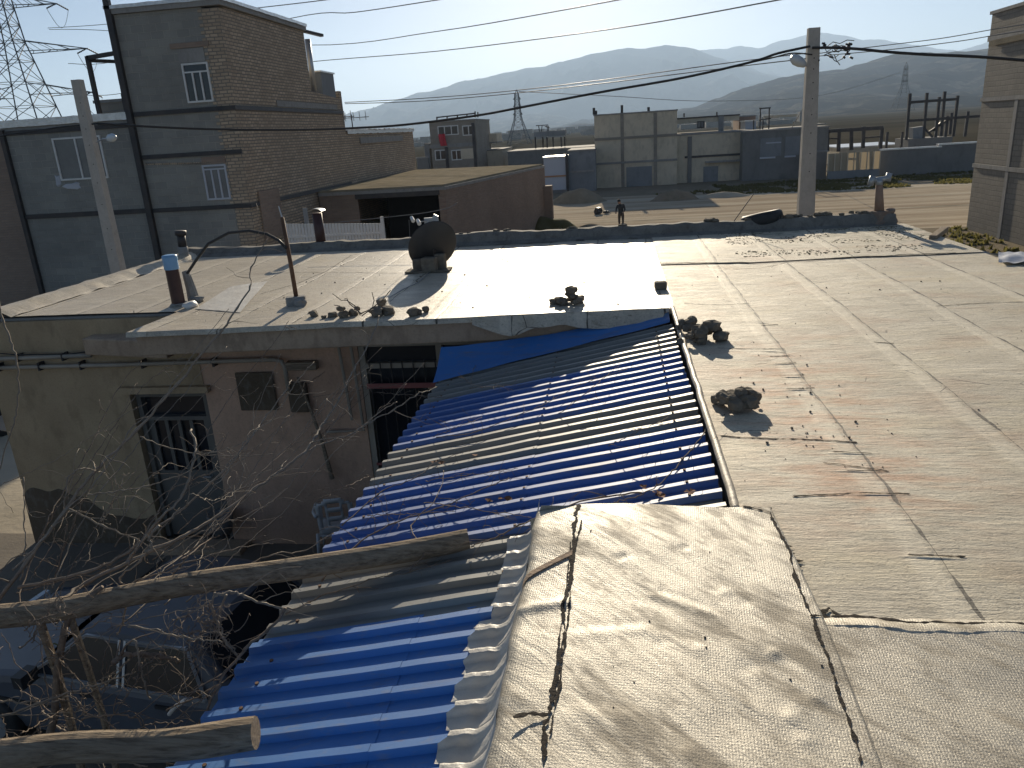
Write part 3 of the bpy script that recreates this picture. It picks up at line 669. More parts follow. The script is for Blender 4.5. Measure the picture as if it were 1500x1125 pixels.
# rows of sheets from the far eave to the near end, two sheets across, overlapping by one rib
for (ka, kb, kc, mat, lift) in ((40.9, 47.4, 40.9, 'greysheet', .000), (34.9, 41.3, 34.9, 'bluesheet', .003), (29.9, 35.3, 28.9, 'greysheet', .000), (23.9, 30.3, 23.9, 'bluesheet', .003), (19.4, 24.3, 19.4, 'greysheet', .000)):
    xr = .525 if ka > 21 else -.55
    panel('blue_sheet' if 'blue' in mat else 'grey_sheet', M[mat], -.62, xr if ka > 22.5 else -.53, yy(ka), yy(kb), lift)
    panel('blue_sheet' if 'blue' in mat else 'grey_sheet', M[mat], -1.80, -.58, yy(kc), yy(kb), lift+.0045)
panel('grey_sheet', M['greysheet'], -.6, .525, yy(20.9), yy(24.2), -.001)
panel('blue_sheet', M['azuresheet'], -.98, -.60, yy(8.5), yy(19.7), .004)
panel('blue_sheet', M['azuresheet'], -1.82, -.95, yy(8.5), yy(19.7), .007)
# flat blue flashing between the eave and the corrugated sheets
b = MB()
def fl(u, v):
    x = -1.80+2.30*u
    top = Vector((x, fe(x)+.0-.02, 3.20+.27*u**1.5+.015*mnoise.noise(Vector((x*2, 1, 1)))))
    bot = Vector((x-.03*(1-u), 7.42-.34*(1-u), cz0(x)+.055))
    p = top.lerp(bot, v); p.z -= .03*math.sin(math.pi*v)*(1-u); p.z += .012*mnoise.noise(Vector((x*2.5, v*3, 7)))
    return p
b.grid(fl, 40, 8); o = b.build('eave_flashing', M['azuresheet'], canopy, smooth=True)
# silver membrane apron hanging over the flashing
b = MB()
def ap(u, v):
    x = -1.45+1.95*u; dr = (.20-.07*u+.05*math.sin(u*11)+.05*mnoise.noise(Vector((x*4, 2, 2))))*(.35+.65*min(1, u*5))
    return (x, fe(x)-.035-.06*v-.015*mnoise.noise(Vector((x*5, v*2, 3))), ZR+.005-dr*v*(.9 if u < .97 else .3))
b.grid(ap, 60, 6, flip=True); b.build('membrane_apron', M['roof_new'], house, smooth=True)
# crinkled membrane flaps dressed over the rib ends beside the cover
b = MB()
def flap(u, v):
    y = 1.3+2.35*v; jag = .05*mnoise.noise(Vector((y*9, 0, 2)))+.03*(1 if (y/PITCH) % 1 < .45 else -1)*.6
    x0 = -.66+jag if y < 2.95 else -.60+jag*.4
    x = x0+(-.425-x0)*u; rise = .20*max(0, (u-.5)/.5)**2.2
    z = cz0(x)+corr(y)*(1-.3*u)+.022+rise+.02*u*mnoise.noise(Vector((u*5, y*7, 8)))+.006*mnoise.noise(Vector((u*6, y*16, 4)))
    return (x, y, z)
b.grid(flap, 14, 300); b.build('membrane_flaps', M['palepatch'], house, smooth=True)
# purlins carrying the sheets
b = MB()
for x in (-1.65, -.6, .35): b.bb(x-.025, x+.025, 1.4, 7.3, cz0(x)-.07, cz0(x)-.012)
b.build('purlin', M['steel'], canopy)
b = MB(); b.bb(-1.66, -1.60, 1.9, 1.96, .45, cz0(-1.63)-.07); b.build('post', M['steel'], canopy)
b = MB(); b.bb(-1.66, -1.60, 6.0, 6.06, .45, cz0(-1.63)-.07); b.build('post', M['steel'], canopy)

# ================================================================== poles of the vine trellis
def log(name, a, c, r0, r1, label, seed, n=26, sides=14):
    a, c = Vector(a), Vector(c); pts = []; rs = []
    for i in range(n+1):
        t = i/n; p = a.lerp(c, t); p += Vector((0, .025*mnoise.noise(Vector((t*4, seed, 0))), .03*mnoise.noise(Vector((t*4, seed, 5)))-.03*math.sin(math.pi*t)))
        pts.append(p); rs.append((r0+(r1-r0)*t)*(1+.10*mnoise.noise(Vector((t*7, seed, 9)))))
    b = MB(); b.tube(pts, rs, sides)
    o = b.build(name, M['wood'], smooth=False); tag(o, label, 'log', 'trellis logs'); return o
log('wooden_log', (-4.2, 2.66, 3.10), (-.83, 3.66, 3.15), .062, .058, 'long weathered wooden log lying across the blue and grey sheets of the canopy', 3)
log('wooden_log', (-3.6, 1.98, 3.05), (-1.43, 2.27, 3.085), .058, .062, 'short weathered wooden log with its sawn end on the canopy\'s near edge', 8)
def post(x, y, z1, r, label, seed):
    b = MB(); b.tube([(x+.02*math.sin(i+seed), y, .45+(z1-.45)*i/8) for i in range(9)], r, 8); tag(b.build('trellis_post', M['wood']), label, 'post', 'trellis posts')
post(-2.95, 3.0, 3.04, .022, 'upright wooden trellis post under the long log, its left one', 1)
post(-2.80, 3.05, 3.06, .018, 'thin upright wooden trellis post, just right of the other under the long log', 2)
b = MB(); b.tube([atZ(248, 1046, 2.2), atZ(258, 1034, 2.3), atZ(272, 1025, 2.36)], .012, 8); tag(b.build('plastic_pipe', M['whiteplastic']), 'short pale blue white pipe end sticking up among the vine twigs', 'pipe')

# ================================================================== bare grape vine
vine = empty('grape_vine', (-2.9, 3.4, .45), 'bare winter grapevine sprawling over the logs and the courtyard', 'vine')
VR = random.Random(11)
def cane(pts, r0, r1, twigs=6, mat='canepale', seed=0, tl=.35, buds=True):
    rr = random.Random(seed+100); P = [Vector(p) for p in pts]; path = []
    for i in range(len(P)-1):
        p0, p1, p2, p3 = P[max(i-1, 0)], P[i], P[i+1], P[min(i+2, len(P)-1)]
        for k in range(6):
            t = k/6; path.append(.5*((2*p1)+(p2-p0)*t+(2*p0-5*p1+4*p2-p3)*t*t+(3*p1-p0-3*p2+p3)*t**3))
    path.append(P[-1]); path = [p+Vector((rr.uniform(-1, 1), rr.uniform(-1, 1), rr.uniform(-1, 1)))*.006 for p in path]
    m = len(path); rs = [max(.0018, (r0+(r1-r0)*i/m)*(1.35 if i % 6 == 0 else 1)) for i in range(m)]
    b = MB(); b.tube(path, rs, 6)
    for q in range(twigs):
        i = rr.randrange(2, m-1); p = path[i].copy(); d = (path[min(i+1, m-1)]-path[i-1]).normalized()
        d = (d*.5+Vector((rr.uniform(-1, 1), rr.uniform(-.7, .7), rr.uniform(-.7, .9)))).normalized(); L = tl*rr.uniform(.25, 1); tp = [p]
        for k in range(6):
            d = (d+Vector((rr.uniform(-.4, .4), rr.uniform(-.4, .4), rr.uniform(-.45, .3)))).normalized(); p = p+d*L/6; tp.append(p)
        b.tube(tp, [max(.0012, rs[i]*.55*(1-k/7.5)) for k in range(7)], 5)
        if rr.random() < .5:
            k = rr.randrange(2, 5); p2 = tp[k].copy(); d2 = Vector((rr.uniform(-1, 1), rr.uniform(-.6, .6), rr.uniform(-.6, .6))).normalized(); b.tube([p2, p2+d2*L*.15, p2+d2*L*.3+Vector((0, 0, -.02))], [.0022, .0018, .0012], 4)
    if buds:
        for i in range(3, m-1, 5):
            d = Vector((rr.uniform(-1, 1), rr.uniform(-1, 1), rr.uniform(0, 1))).normalized(); b.tube([path[i], path[i]+d*.014], [rs[i]*.8, .001], 4)
    return b.build('cane', M[mat], vine, smooth=True)
def tr(spec, Y0, Y1):
    n = len(spec)-1; return [atY(x, y, Y0+(Y1-Y0)*i/n) for i, (x, y) in enumerate(spec)]
cane(tr([(-20,905),(40,822),(95,748),(140,690),(200,630),(262,560),(320,490),(347,452),(366,420),(368,392),(392,350)], 3.2, 5.4), .011, .0035, 9, seed=1)
cane(tr([(27,860),(130,837),(187,808),(232,771),(269,744),(309,707),(347,667),(373,632),(387,614),(417,574),(427,556)], 3.2, 4.9), .009, .003, 8, seed=2)
cane(tr([(90,880),(128,853),(227,805),(280,779),(323,753),(373,717),(409,691),(447,662),(462,639),(474,619),(490,596),(506,567),(516,545),(536,512),(550,480),(556,462)], 3.1, 5.8), .011, .0035, 10, seed=3)
cane(tr([(447,662),(474,649),(509,638),(534,622),(559,602),(582,588)], 4.7, 5.4), .006, .003, 4, seed=4)
cane(tr([(534,622),(575,601),(612,577),(627,572),(640,566)], 5.0, 5.6), .005, .0025, 3, seed=14)
cane(tr([(180,830),(232,763),(267,725),(283,677),(286,651),(279,629)], 3.4, 4.0), .008, .005, 2, seed=5)
cane(tr([(-4,440),(3,464),(16,499),(25,536),(27,573),(23,613),(13,640),(-2,690)], 4.6, 4.3), .006, .004, 3, seed=6)
cane(tr([(35,700),(36,760),(37,800),(30,850)], 3.8, 3.5), .003, .004, 2, seed=7)
cane(tr([(95,745),(98,705),(116,687),(140,690),(160,700),(175,745)], 3.6, 4.0), .005, .002, 4, seed=8)
cane(tr([(100,745),(150,770),(198,790),(216,800)], 3.6, 3.6), .006, .003, 4, seed=9)
cane(tr([(232,771),(218,790),(222,800),(205,820),(177,845),(183,862),(182,905),(172,930)], 3.3, 3.2), .006, .004, 3, 'canepale', 10)
cane(tr([(205,640),(245,655),(290,665),(345,668),(400,665)], 4.2, 4.6), .004, .0018, 3, seed=12)
cane(tr([(130,880),(200,852),(280,822),(340,805),(400,795)], 3.2, 3.9), .006, .003, 5, seed=13)
cane(tr([(300,860),(345,838),(400,812),(440,808),(490,780)], 3.4, 4.0), .005, .0025, 6, seed=15)
# canes lying on the sheets
def onsheet(x, y, h=.05):
    d = ray(x, y); t = (cz0(0)+h-CAM.z)/(d.z-SL*d.x); return CAM+d*t
cane([onsheet(*p) for p in ((1055,590),(1032,632),(1012,660),(985,690),(962,712),(930,728),(900,735))], .004, .0025, 6, 'bark', 21, .3)
cane([onsheet(*p, .07) for p in ((1062,598),(1040,606),(1020,620))], .004, .003, 1, 'bark', 29, .2)
cane([onsheet(*p, .08) for p in ((940,722),(880,728),(820,745),(760,770),(720,790),(690,800))], .005, .003, 10, 'bark', 22, .45)
cane([onsheet(*p, .08) for p in ((640,640),(700,632),(760,608),(800,590),(860,560),(920,540))], .003, .002, 6, 'bark', 23, .3)
cane([onsheet(*p, .08) for p in ((470,850),(520,800),(580,765),(640,745),(700,720),(745,700))], .005, .0025, 12, 'bark', 24, .5)
cane([onsheet(*p, .12) for p in ((500,770),(560,720),(610,700),(640,676),(690,660))], .004, .002, 10, 'bark', 25, .4)
cane([onsheet(*p, .10) for p in ((600,835),(622,808),(603,770),(640,730),(650,690))], .004, .002, 5, 'bark', 26, .3)
cane([onsheet(*p, .06) for p in ((420,900),(470,875),(540,850),(600,838),(660,820))], .004, .002, 5, 'bark', 27, .3)
cane([onsheet(*p, .1) for p in ((690,560),(700,530),(740,500),(730,480))], .003, .002, 4, 'canepale', 28, .3)
# thick old wood and tangle at the near left
trunkp = tr([(60,1120),(80,1050),(84,980),(95,920),(108,890),(150,860)], 2.9, 3.1)
b = MB(); b.tube(trunkp, [.022, .02, .019, .018, .016, .012], 8); b.build('trunk', M['bark'], vine, smooth=True)
cane(tr([(168,970),(180,960),(205,958),(235,962),(262,968)], 2.75, 2.9), .014, .010, 5, 'bark', 31, .25, False)
cane(tr([(0,1050),(60,1030),(110,1012),(150,1000),(200,985)], 2.6, 2.8), .006, .003, 5, 'canepale', 32)
cane(tr([(0,1028),(40,1028),(80,1027),(110,1015)], 2.7, 2.8), .005, .003, 3, 'canepale', 33)
cane(tr([(315,870),(310,890),(318,915),(330,940),(345,958),(352,965)], 2.9, 2.9), .006, .004, 5, 'canepale', 34)
cane(tr([(330,872),(322,905),(328,935),(345,950)], 2.95, 2.95), .006, .004, 4, 'canepale', 35)
cane(tr([(313,872),(340,868),(360,874),(390,885),(420,892),(455,885)], 2.9, 3.1), .007, .004, 4, 'canepale', 36)
cane(tr([(420,892),(390,925),(360,950),(330,985),(312,1020),(290,1060),(250,1100)], 2.9, 2.5), .007, .005, 5, 'bark', 37)
cane(tr([(248,1020),(262,1015),(295,1014),(312,1022)], 2.6, 2.6), .003, .002, 2, 'canepale', 38)
cane(tr([(196,938),(205,970),(212,1000),(219,1025)], 2.7, 2.7), .005, .004, 1, 'canepale', 39)
cane(tr([(120,1052),(160,1048),(195,1050),(206,1062)], 2.5, 2.5), .005, .003, 3, 'bark', 40)
cane(tr([(158,1092),(175,1105),(195,1118),(215,1122)], 2.3, 2.3), .005, .003, 2, 'canepale', 41)
cane(tr([(30,1105),(45,1118),(55,1130)], 2.3, 2.3), .004, .003, 2, 'canepale', 42)
for i in range(15):
    x = VR.uniform(0, 330); y = VR.uniform(880, 1110); a = VR.uniform(-.9, .9); L = VR.uniform(60, 150)
    cane(tr([(x+L*math.cos(a)*t, y-L*math.sin(a)*t+VR.uniform(-8, 8)) for t in (0, .25, .5, .75, 1)], VR.uniform(2.6, 3.2), VR.uniform(2.6, 3.2)), VR.uniform(.003, .006), .002, 5, 'bark' if i % 3 else 'canepale', 60+i, .3)
CR = random.Random(77)
for i in range(20):
    x = CR.uniform(-20, 330); y = CR.uniform(700, 940); a = CR.uniform(.15, 1.25); L = CR.uniform(90, 260); bend = CR.uniform(-30, 30); Yc = CR.uniform(3.0, 4.2)
    cane(tr([(x+L*math.cos(a)*t+CR.uniform(-5, 5), y-L*math.sin(a)*t+bend*math.sin(math.pi*t)+CR.uniform(-6, 6)) for t in (0, .2, .4, .6, .8, 1)], Yc, Yc+CR.uniform(-.2, .9)), CR.uniform(.002, .004), .0013, CR.randrange(3, 8), 'canepale' if i % 2 else 'bark', 200+i, .32)
for i in range(14):
    x0 = CR.uniform(-10, 300); y0 = CR.uniform(800, 930); x1 = x0+CR.uniform(120, 420); y1 = CR.uniform(440, 640); bd = CR.uniform(-35, 35); Yc = CR.uniform(3.1, 3.8); Yd = Yc+CR.uniform(1.2, 2.6)
    cane(tr([(x0+(x1-x0)*t+CR.uniform(-7, 7), y0+(y1-y0)*t+bd*math.sin(math.pi*t)+CR.uniform(-7, 7)) for t in (0, .14, .28, .42, .57, .71, .85, 1)], Yc, Yd), CR.uniform(.003, .005), .0012, CR.randrange(4, 9), 'canepale' if i % 3 else 'bark', 400+i, .22)
for i in range(18):
    x0 = CR.uniform(-20, 300); y0 = CR.uniform(930, 1120); x1 = x0+CR.uniform(-120, 160); y1 = y0-CR.uniform(30, 160); Yc = CR.uniform(2.5, 3.0)
    cane(tr([(x0+(x1-x0)*t+CR.uniform(-9, 9), y0+(y1-y0)*t+CR.uniform(-9, 9)) for t in (0, .2, .4, .6, .8, 1)], Yc, Yc+.2), CR.uniform(.002, .0035), .0012, CR.randrange(3, 7), 'bark', 500+i, .22)
for i in range(12):
    x = CR.uniform(420, 900); y = CR.uniform(560, 760); L = CR.uniform(60, 160); a = CR.uniform(-.2, .9)
    cane([onsheet(x+L*math.cos(a)*t, y-L*math.sin(a)*t, .05+.12*math.sin(math.pi*t)) for t in (0, .25, .5, .75, 1)], .0028, .0014, 7, 'bark', 300+i, .28)
# withered knot of tendrils
b = MB(); rr = random.Random(5); c0 = atY(302, 925, 2.9)
for i in range(70):
    p = c0+Vector((rr.gauss(0, .06), rr.gauss(0, .06), rr.gauss(0, .09))); d = Vector((rr.gauss(0, 1), rr.gauss(0, 1), rr.gauss(0, 1))).normalized(); tp = [p]
    for k in range(5): d = (d+Vector((rr.gauss(0, .6), rr.gauss(0, .6), rr.gauss(0, .6)))).normalized(); p = p+d*.03; tp.append(p)
    b.tube(tp, [.003, .0027, .0024, .002, .0015, .001], 4)
b.build('tendril_knot', M['bark'], vine)
b = MB()
for (x, y) in ((1005,720),(960,728),(690,668),(640,676),(735,730),(720,735),(940,715),(965,722),(645,680),(742,734)):
    c = onsheet(x+rr.uniform(-6, 6), y, .06)
    for k in range(3):
        a = rr.uniform(0, 6.28); d = Vector((math.cos(a), math.sin(a), rr.uniform(-.2, .6)))*.035; e = Vector((-d.y, d.x, .012)); b.add([c, c+d*.6+e*.6, c+d, c+d*.6-e*.6+Vector((0, 0, .012))], [(0, 1, 2, 3)])
b.build('withered_leaves', M['deadleaf'], vine)

# ================================================================== courtyard, car, chair
b = MB(); b.grid(lambda u, v: (-14+14.5*u, -2+10.4*v, .45+.015*mnoise.noise(Vector((u*20, v*14, 0)))), 30, 24); tag(b.build('courtyard_floor', M['yard'], origin=(-6, 3, .45)), kind='structure')
b = MB(); b.grid(lambda u, v: (-40+32.2*u, 8.4+14*v, .05), 20, 12); tag(b.build('side_street', M['sand'], origin=(-20, 14, .05)), kind='structure')

def make_car(loc, rz, label, paint, detail=True):
    c = empty('parked_car', loc, label, 'car', 'parked cars', rz)
    Mx = Matrix.Translation(loc) @ Matrix.Rotation(rz, 4, 'Z'); T = lambda x, y, z: Mx @ Vector((x, y, z))
    S = .9
    # side outline stations along the length (front at -X): x, belt z, roof z (or None), half width
    st = [(-2.10,.50,.50,.62),(-2.06,.62,.62,.70),(-1.9,.70,.70,.76),(-1.2,.80,.80,.80),(-.78,.86,.86,.81),(-.12,.90,1.36,.82),(.15,.91,1.40,.82),(.7,.91,1.40,.82),(1.02,.91,1.36,.82),(1.45,.90,.92,.80),(1.95,.86,.86,.76),(2.06,.74,.74,.72),(2.10,.52,.52,.66)]
    def sec(x, zb, zt, hw):
        lo = .22; sh = hw; rw = hw-.02 if zt-zb < .05 else hw-.16-.12*max(0, (1.36-zt))
        return [(-sh*.93, lo), (-sh, lo+.2), (-sh, zb-.06), (-sh*.97, zb), (-rw, zt-.03), (-rw*.88, zt), (0, zt+.02), (rw*.88, zt), (rw, zt-.03), (sh*.97, zb), (sh, zb-.06), (sh, lo+.2), (sh*.93, lo)]
    b = MB(); rows = [[T(x*S, y*S, z*S) for y, z in sec(x, zb, zt, hw)] for x, zb, zt, hw in st]; W = 13
    vs = [p for r in rows for p in r]; fs = [(i*W+k+1, i*W+k, (i+1)*W+k, (i+1)*W+k+1) for i in range(len(st)-1) for k in range(W-1)]
    fs += [tuple(range(0, W)), tuple(reversed([(len(st)-1)*W+k for k in range(W)]))]
    b.add(vs, fs); body = b.build('body', paint, c, smooth=False, bevel=.02)
    for sy in (-1, 1):
        nm = []
        for (xa, xb, xt0, xt1) in ((-.66, .30, -.06, .30), (.36, 1.20, .36, .98)):
            b = MB(); y0, y1 = sy*.815, sy*.672
            q = [T(xa*S, y0*S, .93*S), T(xb*S, y0*S, .93*S), T(xt1*S, y1*S, 1.32*S), T(xt0*S, y1*S, 1.32*S)]
            b.add(q, [(0, 1, 2, 3) if sy < 0 else (3, 2, 1, 0)]); b.build('side_window', M['glass'], c)
            b = MB(); 
            for a_, b_ in zip(q, q[1:]+q[:1]): b.bar(a_, b_, .022)
            b.build('window_trim', M['galv'], c)
        b = MB(); b.bar(T(-2.0*S, sy*.80*S, .58*S), T(2.0*S, sy*.80*S, .58*S), .03); b.build('side_moulding', M['cartrim'], c)
        b = MB(); b.box(T(-.62*S, sy*.90*S, .96*S), (.10, .16, .11), rz); b.build('mirror', M['cartrim'], c)
        for x in (-.05, .75):
            b = MB(); b.box(T(x*S, sy*.825*S, .80*S), (.14, .03, .03), rz); b.build('door_handle', M['cartrim'], c)
        for x in (-1.32, 1.32):
            wh = empty('wheel', Vector((x*S, sy*.72*S, .29*S))); wh.parent = c
            RM = Matrix.Rotation(rz, 3, 'Z') @ Matrix.Rotation(math.pi/2, 3, 'X')
            b = MB(); b.lathe([(.17, -.08), (.25, -.085), (.285, -.06), (.285, .06), (.25, .085), (.17, .08)], T(x*S, sy*.76*S, .29*S), 20, RM); b.build('tyre', M['tyre'], wh, smooth=True)
            b = MB(); b.lathe([(.005, -.06), (.10, -.07), (.17, -.08), (.17, .08), (.10, .07), (.005, .06)], T(x*S, sy*.76*S, .29*S), 16, RM); b.build('rim', M['galv'], wh)
    for nm, mat, q in (('windscreen', M['glass'], [(-.70, -.70, .895), (-.70, .70, .895), (-.17, .58, 1.345), (-.17, -.58, 1.345)]), ('rear_window', M['glass'], [(1.40, .68, .95), (1.40, -.68, .95), (1.07, -.56, 1.34), (1.07, .56, 1.34)])):
        b = MB(); dx = -.02 if q[0][0] < 0 else .02; b.add([T(x*S+dx, y*S, z*S+.012) for x, y, z in q], [(3, 2, 1, 0)]); b.build(nm, mat, c)
    for sy in (-1, 1):
        b = MB(); b.box(T(-2.08*S, sy*.55*S, .60*S), (.06, .26, .13), rz); b.build('headlight', M['lampglass'], c)
        b = MB(); b.box(T(2.08*S, sy*.56*S, .68*S), (.06, .24, .14), rz); b.build('tail_light', M['red'], c)
    for x in (-2.12, 2.12):
        b = MB(); b.box(T(x*S, 0, .40*S), (.12, 1.36, .17), rz); b.build('bumper', M['cartrim'], c, bevel=.02)
    if detail:
        b = MB()
        for k in range(9):
            x = -.55+k*.19; b.tube([T((x+.07*math.cos(a))*S, -.60*S, (.95+.16*math.sin(a))*S) for a in [i*math.pi/8 for i in range(9)]], .006, 4)
        b.build('reflection_arcs', simple('olive_reflection', C(.10, .09, .02), C(.14, .12, .03)), c)  # olive arcs modelled in place of the ribbed reflections in the side windows
    return c
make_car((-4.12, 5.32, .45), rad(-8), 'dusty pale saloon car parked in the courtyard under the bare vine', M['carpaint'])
make_car((-13.4, 12.2, .05), rad(70), 'dark car at the picture\'s left edge on the side street beyond the house', simple('dark_blue_car_paint', C(.03, .04, .06), C(.04, .05, .07), 2, .35), False)

# white moulded plastic armchair by the wall
chair = empty('plastic_chair', (-3.36, 7.92, .45), 'white moulded plastic armchair with slotted back by the courtyard wall', 'chair')
cc = Vector((-3.36, 7.92, .45)); A = Matrix.Translation(cc) @ Matrix.Scale(1.08, 4) @ Matrix.Rotation(rad(14), 4, 'Z'); T = lambda x, y, z: A @ Vector((x, y, z))
b = MB(); b.grid(lambda u, v: T(-.21+.42*u, -.20+.40*v, .40+.02*math.cos((u-.5)*3)*-1+.02*v), 8, 8); o = b.build('seat', M['whiteplastic'], chair, smooth=True); s = o.modifiers.new('t', 'SOLIDIFY'); s.thickness = .012
b = MB()                                              # back shell with a rounded top and cut-out slots
def bk(x, z): return T(x*1.0, -.20-.10*(z-.4)/.45-.05*(1-(x/.22)**2)*0+.04*(x/.22)**2, z)
cells = {}
nx, nz = 15, 16
for j in range(nz):
    for i in range(nx):
        xa, xb = -.20+.40*i/nx, -.20+.40*(i+1)/nx; za, zb = .40+.47*j/nz, .40+.47*(j+1)/nz
        xm, zm = (xa+xb)/2, (za+zb)/2
        if zm > .77 and abs(xm) > .20-(zm-.77)*1.2: continue
        if .10 < abs(xm) < .155 and .50 < zm < .79: continue
        if abs(xm) < .06 and any(abs(zm-q) < .032 for q in (.55, .66, .77)): continue
        n = len(b.v); b.add([bk(xa, za), bk(xb, za), bk(xb, zb), bk(xa, zb)], [(0, 1, 2, 3)])
o = b.build('backrest', M['whiteplastic'], chair, smooth=True); s = o.modifiers.new('w', 'WELD'); s.merge_threshold = .001; s = o.modifiers.new('t', 'SOLIDIFY'); s.thickness = .012
for sx in (-1, 1):
    b = MB(); b.tube([T(sx*.20, -.26, .66), T(sx*.25, -.1, .64), T(sx*.25, .12, .63), T(sx*.24, .2, .58)], .02, 8); b.build('armrest', M['whiteplastic'], chair, smooth=True)
    for sy in (-1, 1):
        b = MB(); b.tube([T(sx*.22, sy*.19, .60 if sy > 0 else .42), T(sx*.235, sy*.22, .2), T(sx*.25, sy*.25, .0)], [.022, .02, .016], 8); b.build('leg', M['whiteplastic'], chair, smooth=True)
# clay pot, dark bundle on the step
b = MB(); b.lathe([(.005, 0), (.11, .0), (.14, .12), (.16, .24), (.15, .27), (.12, .25), (.005, .2)], atY(327, 780, 8.0), 16); tag(b.build('flower_pot', M['dkwall'], smooth=True), 'small dark pot on the ground beside the house door', 'pot')

# ================================================================== things standing on the roof
def rp(x, y): return atZ(x, y, ZR)
def up_to(base, x, y):                                # point above a base point, seen at pixel x, y
    return atY(x, y, base.y)
# wide stove pipe with blue tape, cement stub beside it
p = rp(262, 446); zt = up_to(p, 247, 374).z
st = empty('stove_pipe', p, 'thick maroon stove pipe with a pale blue taped top on the left roof edge', 'chimney')
h = zt-p.z
b = MB(); b.lathe([(.078, -.02), (.078, h*.73)], p, 20); b.build('pipe', M['pipepaint'], st, smooth=True)
b = MB(); b.lathe([(.082, h*.72), (.086, h*.74), (.084, h*.86), (.088, h*.95), (.084, h), (.06, h+.006), (.0, h+.004)], p, 20); b.build('taped_top', M['bluetape'], st, smooth=True)
b = MB(); b.rock(p+Vector((0, 0, .0)), (.15, .12, .04), 3); b.build('cement_collar', M['concrete'], st)
p = rp(284, 440)
b = MB(); b.tube([p+Vector((.0, 0, -.02)), p+Vector((-.01, 0, .15)), p+Vector((-.03, 0, .30)), p+Vector((-.05, 0, .37))], [.075, .06, .05, .035], 7); b.rock(p+Vector((.05, -.02, .02)), (.16, .1, .05), 7)
tag(b.build('cement_stub', M['concrete']), 'chipped pale cement stub holding the black hose beside the taped stove pipe', 'stub')
b = MB(); b.rock(rp(279, 449)+Vector((0, 0, .02)), (.14, .08, .05), 12); tag(b.build('white_rag', M['white'], smooth=True), 'crumpled white rag lying at the foot of the stove pipe', 'rag')
# rusty post with the arching black hose
p = rp(436, 447); t = up_to(p, 413, 318)
po = empty('rusty_post', p, 'thin rusty pipe post set in a cement foot near the eave', 'post')
b = MB(); b.tube([p, p.lerp(t, .5)+Vector((.005, 0, 0)), t], [.026, .024, .022], 8); b.build('pipe', M['rust'], po, smooth=True)
b = MB(); b.tube([t, t+Vector((-.02, 0, .12))], [.009, .006], 6); b.build('thin_rod', M['galv'], po)
b = MB(); b.box(p+Vector((-.01, 0, .05)), (.22, .12, .11), .3); b.rock(p+Vector((.06, -.05, .04)), (.09, .08, .07), 4); b.build('foot', M['concrete'], po, bevel=.012)
a = up_to(rp(284, 440), 272, 404); e = p.lerp(t, .66)
mid = [(288, 380), (305, 357), (335, 341), (365, 338), (391, 343), (408, 352)]
b = MB(); b.tube([a+Vector((-.01, 0, -.05)), a]+[atY(x, y, a.y+(e.y-a.y)*(i+1)/7) for i, (x, y) in enumerate(mid)]+[e+Vector((.0, -.03, 0))], .018, 8)
tag(b.build('black_hose', M['cable'], smooth=True), 'black hose arching from the cement stub to the rusty post', 'hose')
# flues at the back
p = rp(472, 366); t = up_to(p, 464, 312)
fl_ = empty('flue_pipe', p, 'dark flue pipe with a bent tin cap at the back of the left roof', 'chimney')
b = MB(); b.tube([p, t], .085, 14); b.build('pipe', M['pipepaint'], fl_, smooth=True)
b = MB(); b.grid(lambda u, v: t+Vector((.13*math.cos(math.pi*(u*.9+.05)), .2*(v-.5), .03+.05*math.sin(math.pi*u))), 8, 2); o = b.build('cap', M['tin'], fl_, smooth=True)
b = MB(); b.rock(p, (.16, .14, .05), 5); b.build('cement_collar', M['concrete'], fl_)
p = rp(270, 380); t = up_to(p, 264, 338)
f2 = empty('flue_pipe', p, 'short black flue with a white lower half on the far left roof corner', 'chimney')
b = MB(); b.tube([p, p.lerp(t, .45)], .085, 12); b.build('white_base', M['concrete'], f2, smooth=True)
b = MB(); b.tube([p.lerp(t, .45), p.lerp(t, .85)], .07, 12); b.tube([p.lerp(t, .85), t], .095, 12); b.build('pipe', M['steel'], f2, smooth=True)
# satellite dish from behind
p = rp(628, 396); dish = empty('satellite_dish', p, 'dark satellite dish seen from behind on stacked cement blocks', 'satellite dish')
ctr = up_to(p, 633, 361)+Vector((0, .05, 0)); nrm = Vector((-.42, .78, .46)).normalized(); q = nrm.to_track_quat('Z', 'Y').to_matrix()
b = MB(); prof = [(.0, -.075), (.10, -.07), (.20, -.05), (.28, -.02), (.335, .012), (.345, .018), (.335, .02), (.28, -.008), (.20, -.036), (.10, -.056), (.0, -.06)]
sq = q @ Matrix.Diagonal((1.0, 1.12, 1)); b.lathe(prof, ctr, 32, sq); b.build('reflector', M['dishpaint'], dish, smooth=True)
b = MB(); f_ = atY(613, 325, p.y+.45); f2_ = atY(640, 322, p.y+.5); low = ctr+q @ Vector((0, -.36, .02))
b.tube([low, f_.lerp(f2_, .5)], .012, 6); b.tube([ctr+q @ Vector((.3, -.1, .02)), f2_], .006, 5); b.tube([f_, f2_], .008, 5); b.build('feed_arm', M['galv'], dish)
for x, y, r in ((604, 321, .028), (613, 325, .03)):
    c = atY(x, y, p.y+.45); b = MB(); b.tube([c-nrm*.05, c+nrm*.05], [r, r*.8], 10); b.build('receiver_head', M['white'], dish)
c = atY(632, 324, p.y+.5); b = MB(); b.box(c, (.20, .04, .10), .1); b.box(c+Vector((.06, 0, .05)), (.07, .03, .07), .1, Matrix.Rotation(.5, 3, 'Y')); b.build('receiver_cover', M['tin'], dish)
b = MB(); c = atY(599, 322, p.y+.42); b.tube([c, c+Vector((-.01, 0, -.2)), c+Vector((0, -.1, -.45))], .004, 5); b.build('wire', M['wire'], dish)
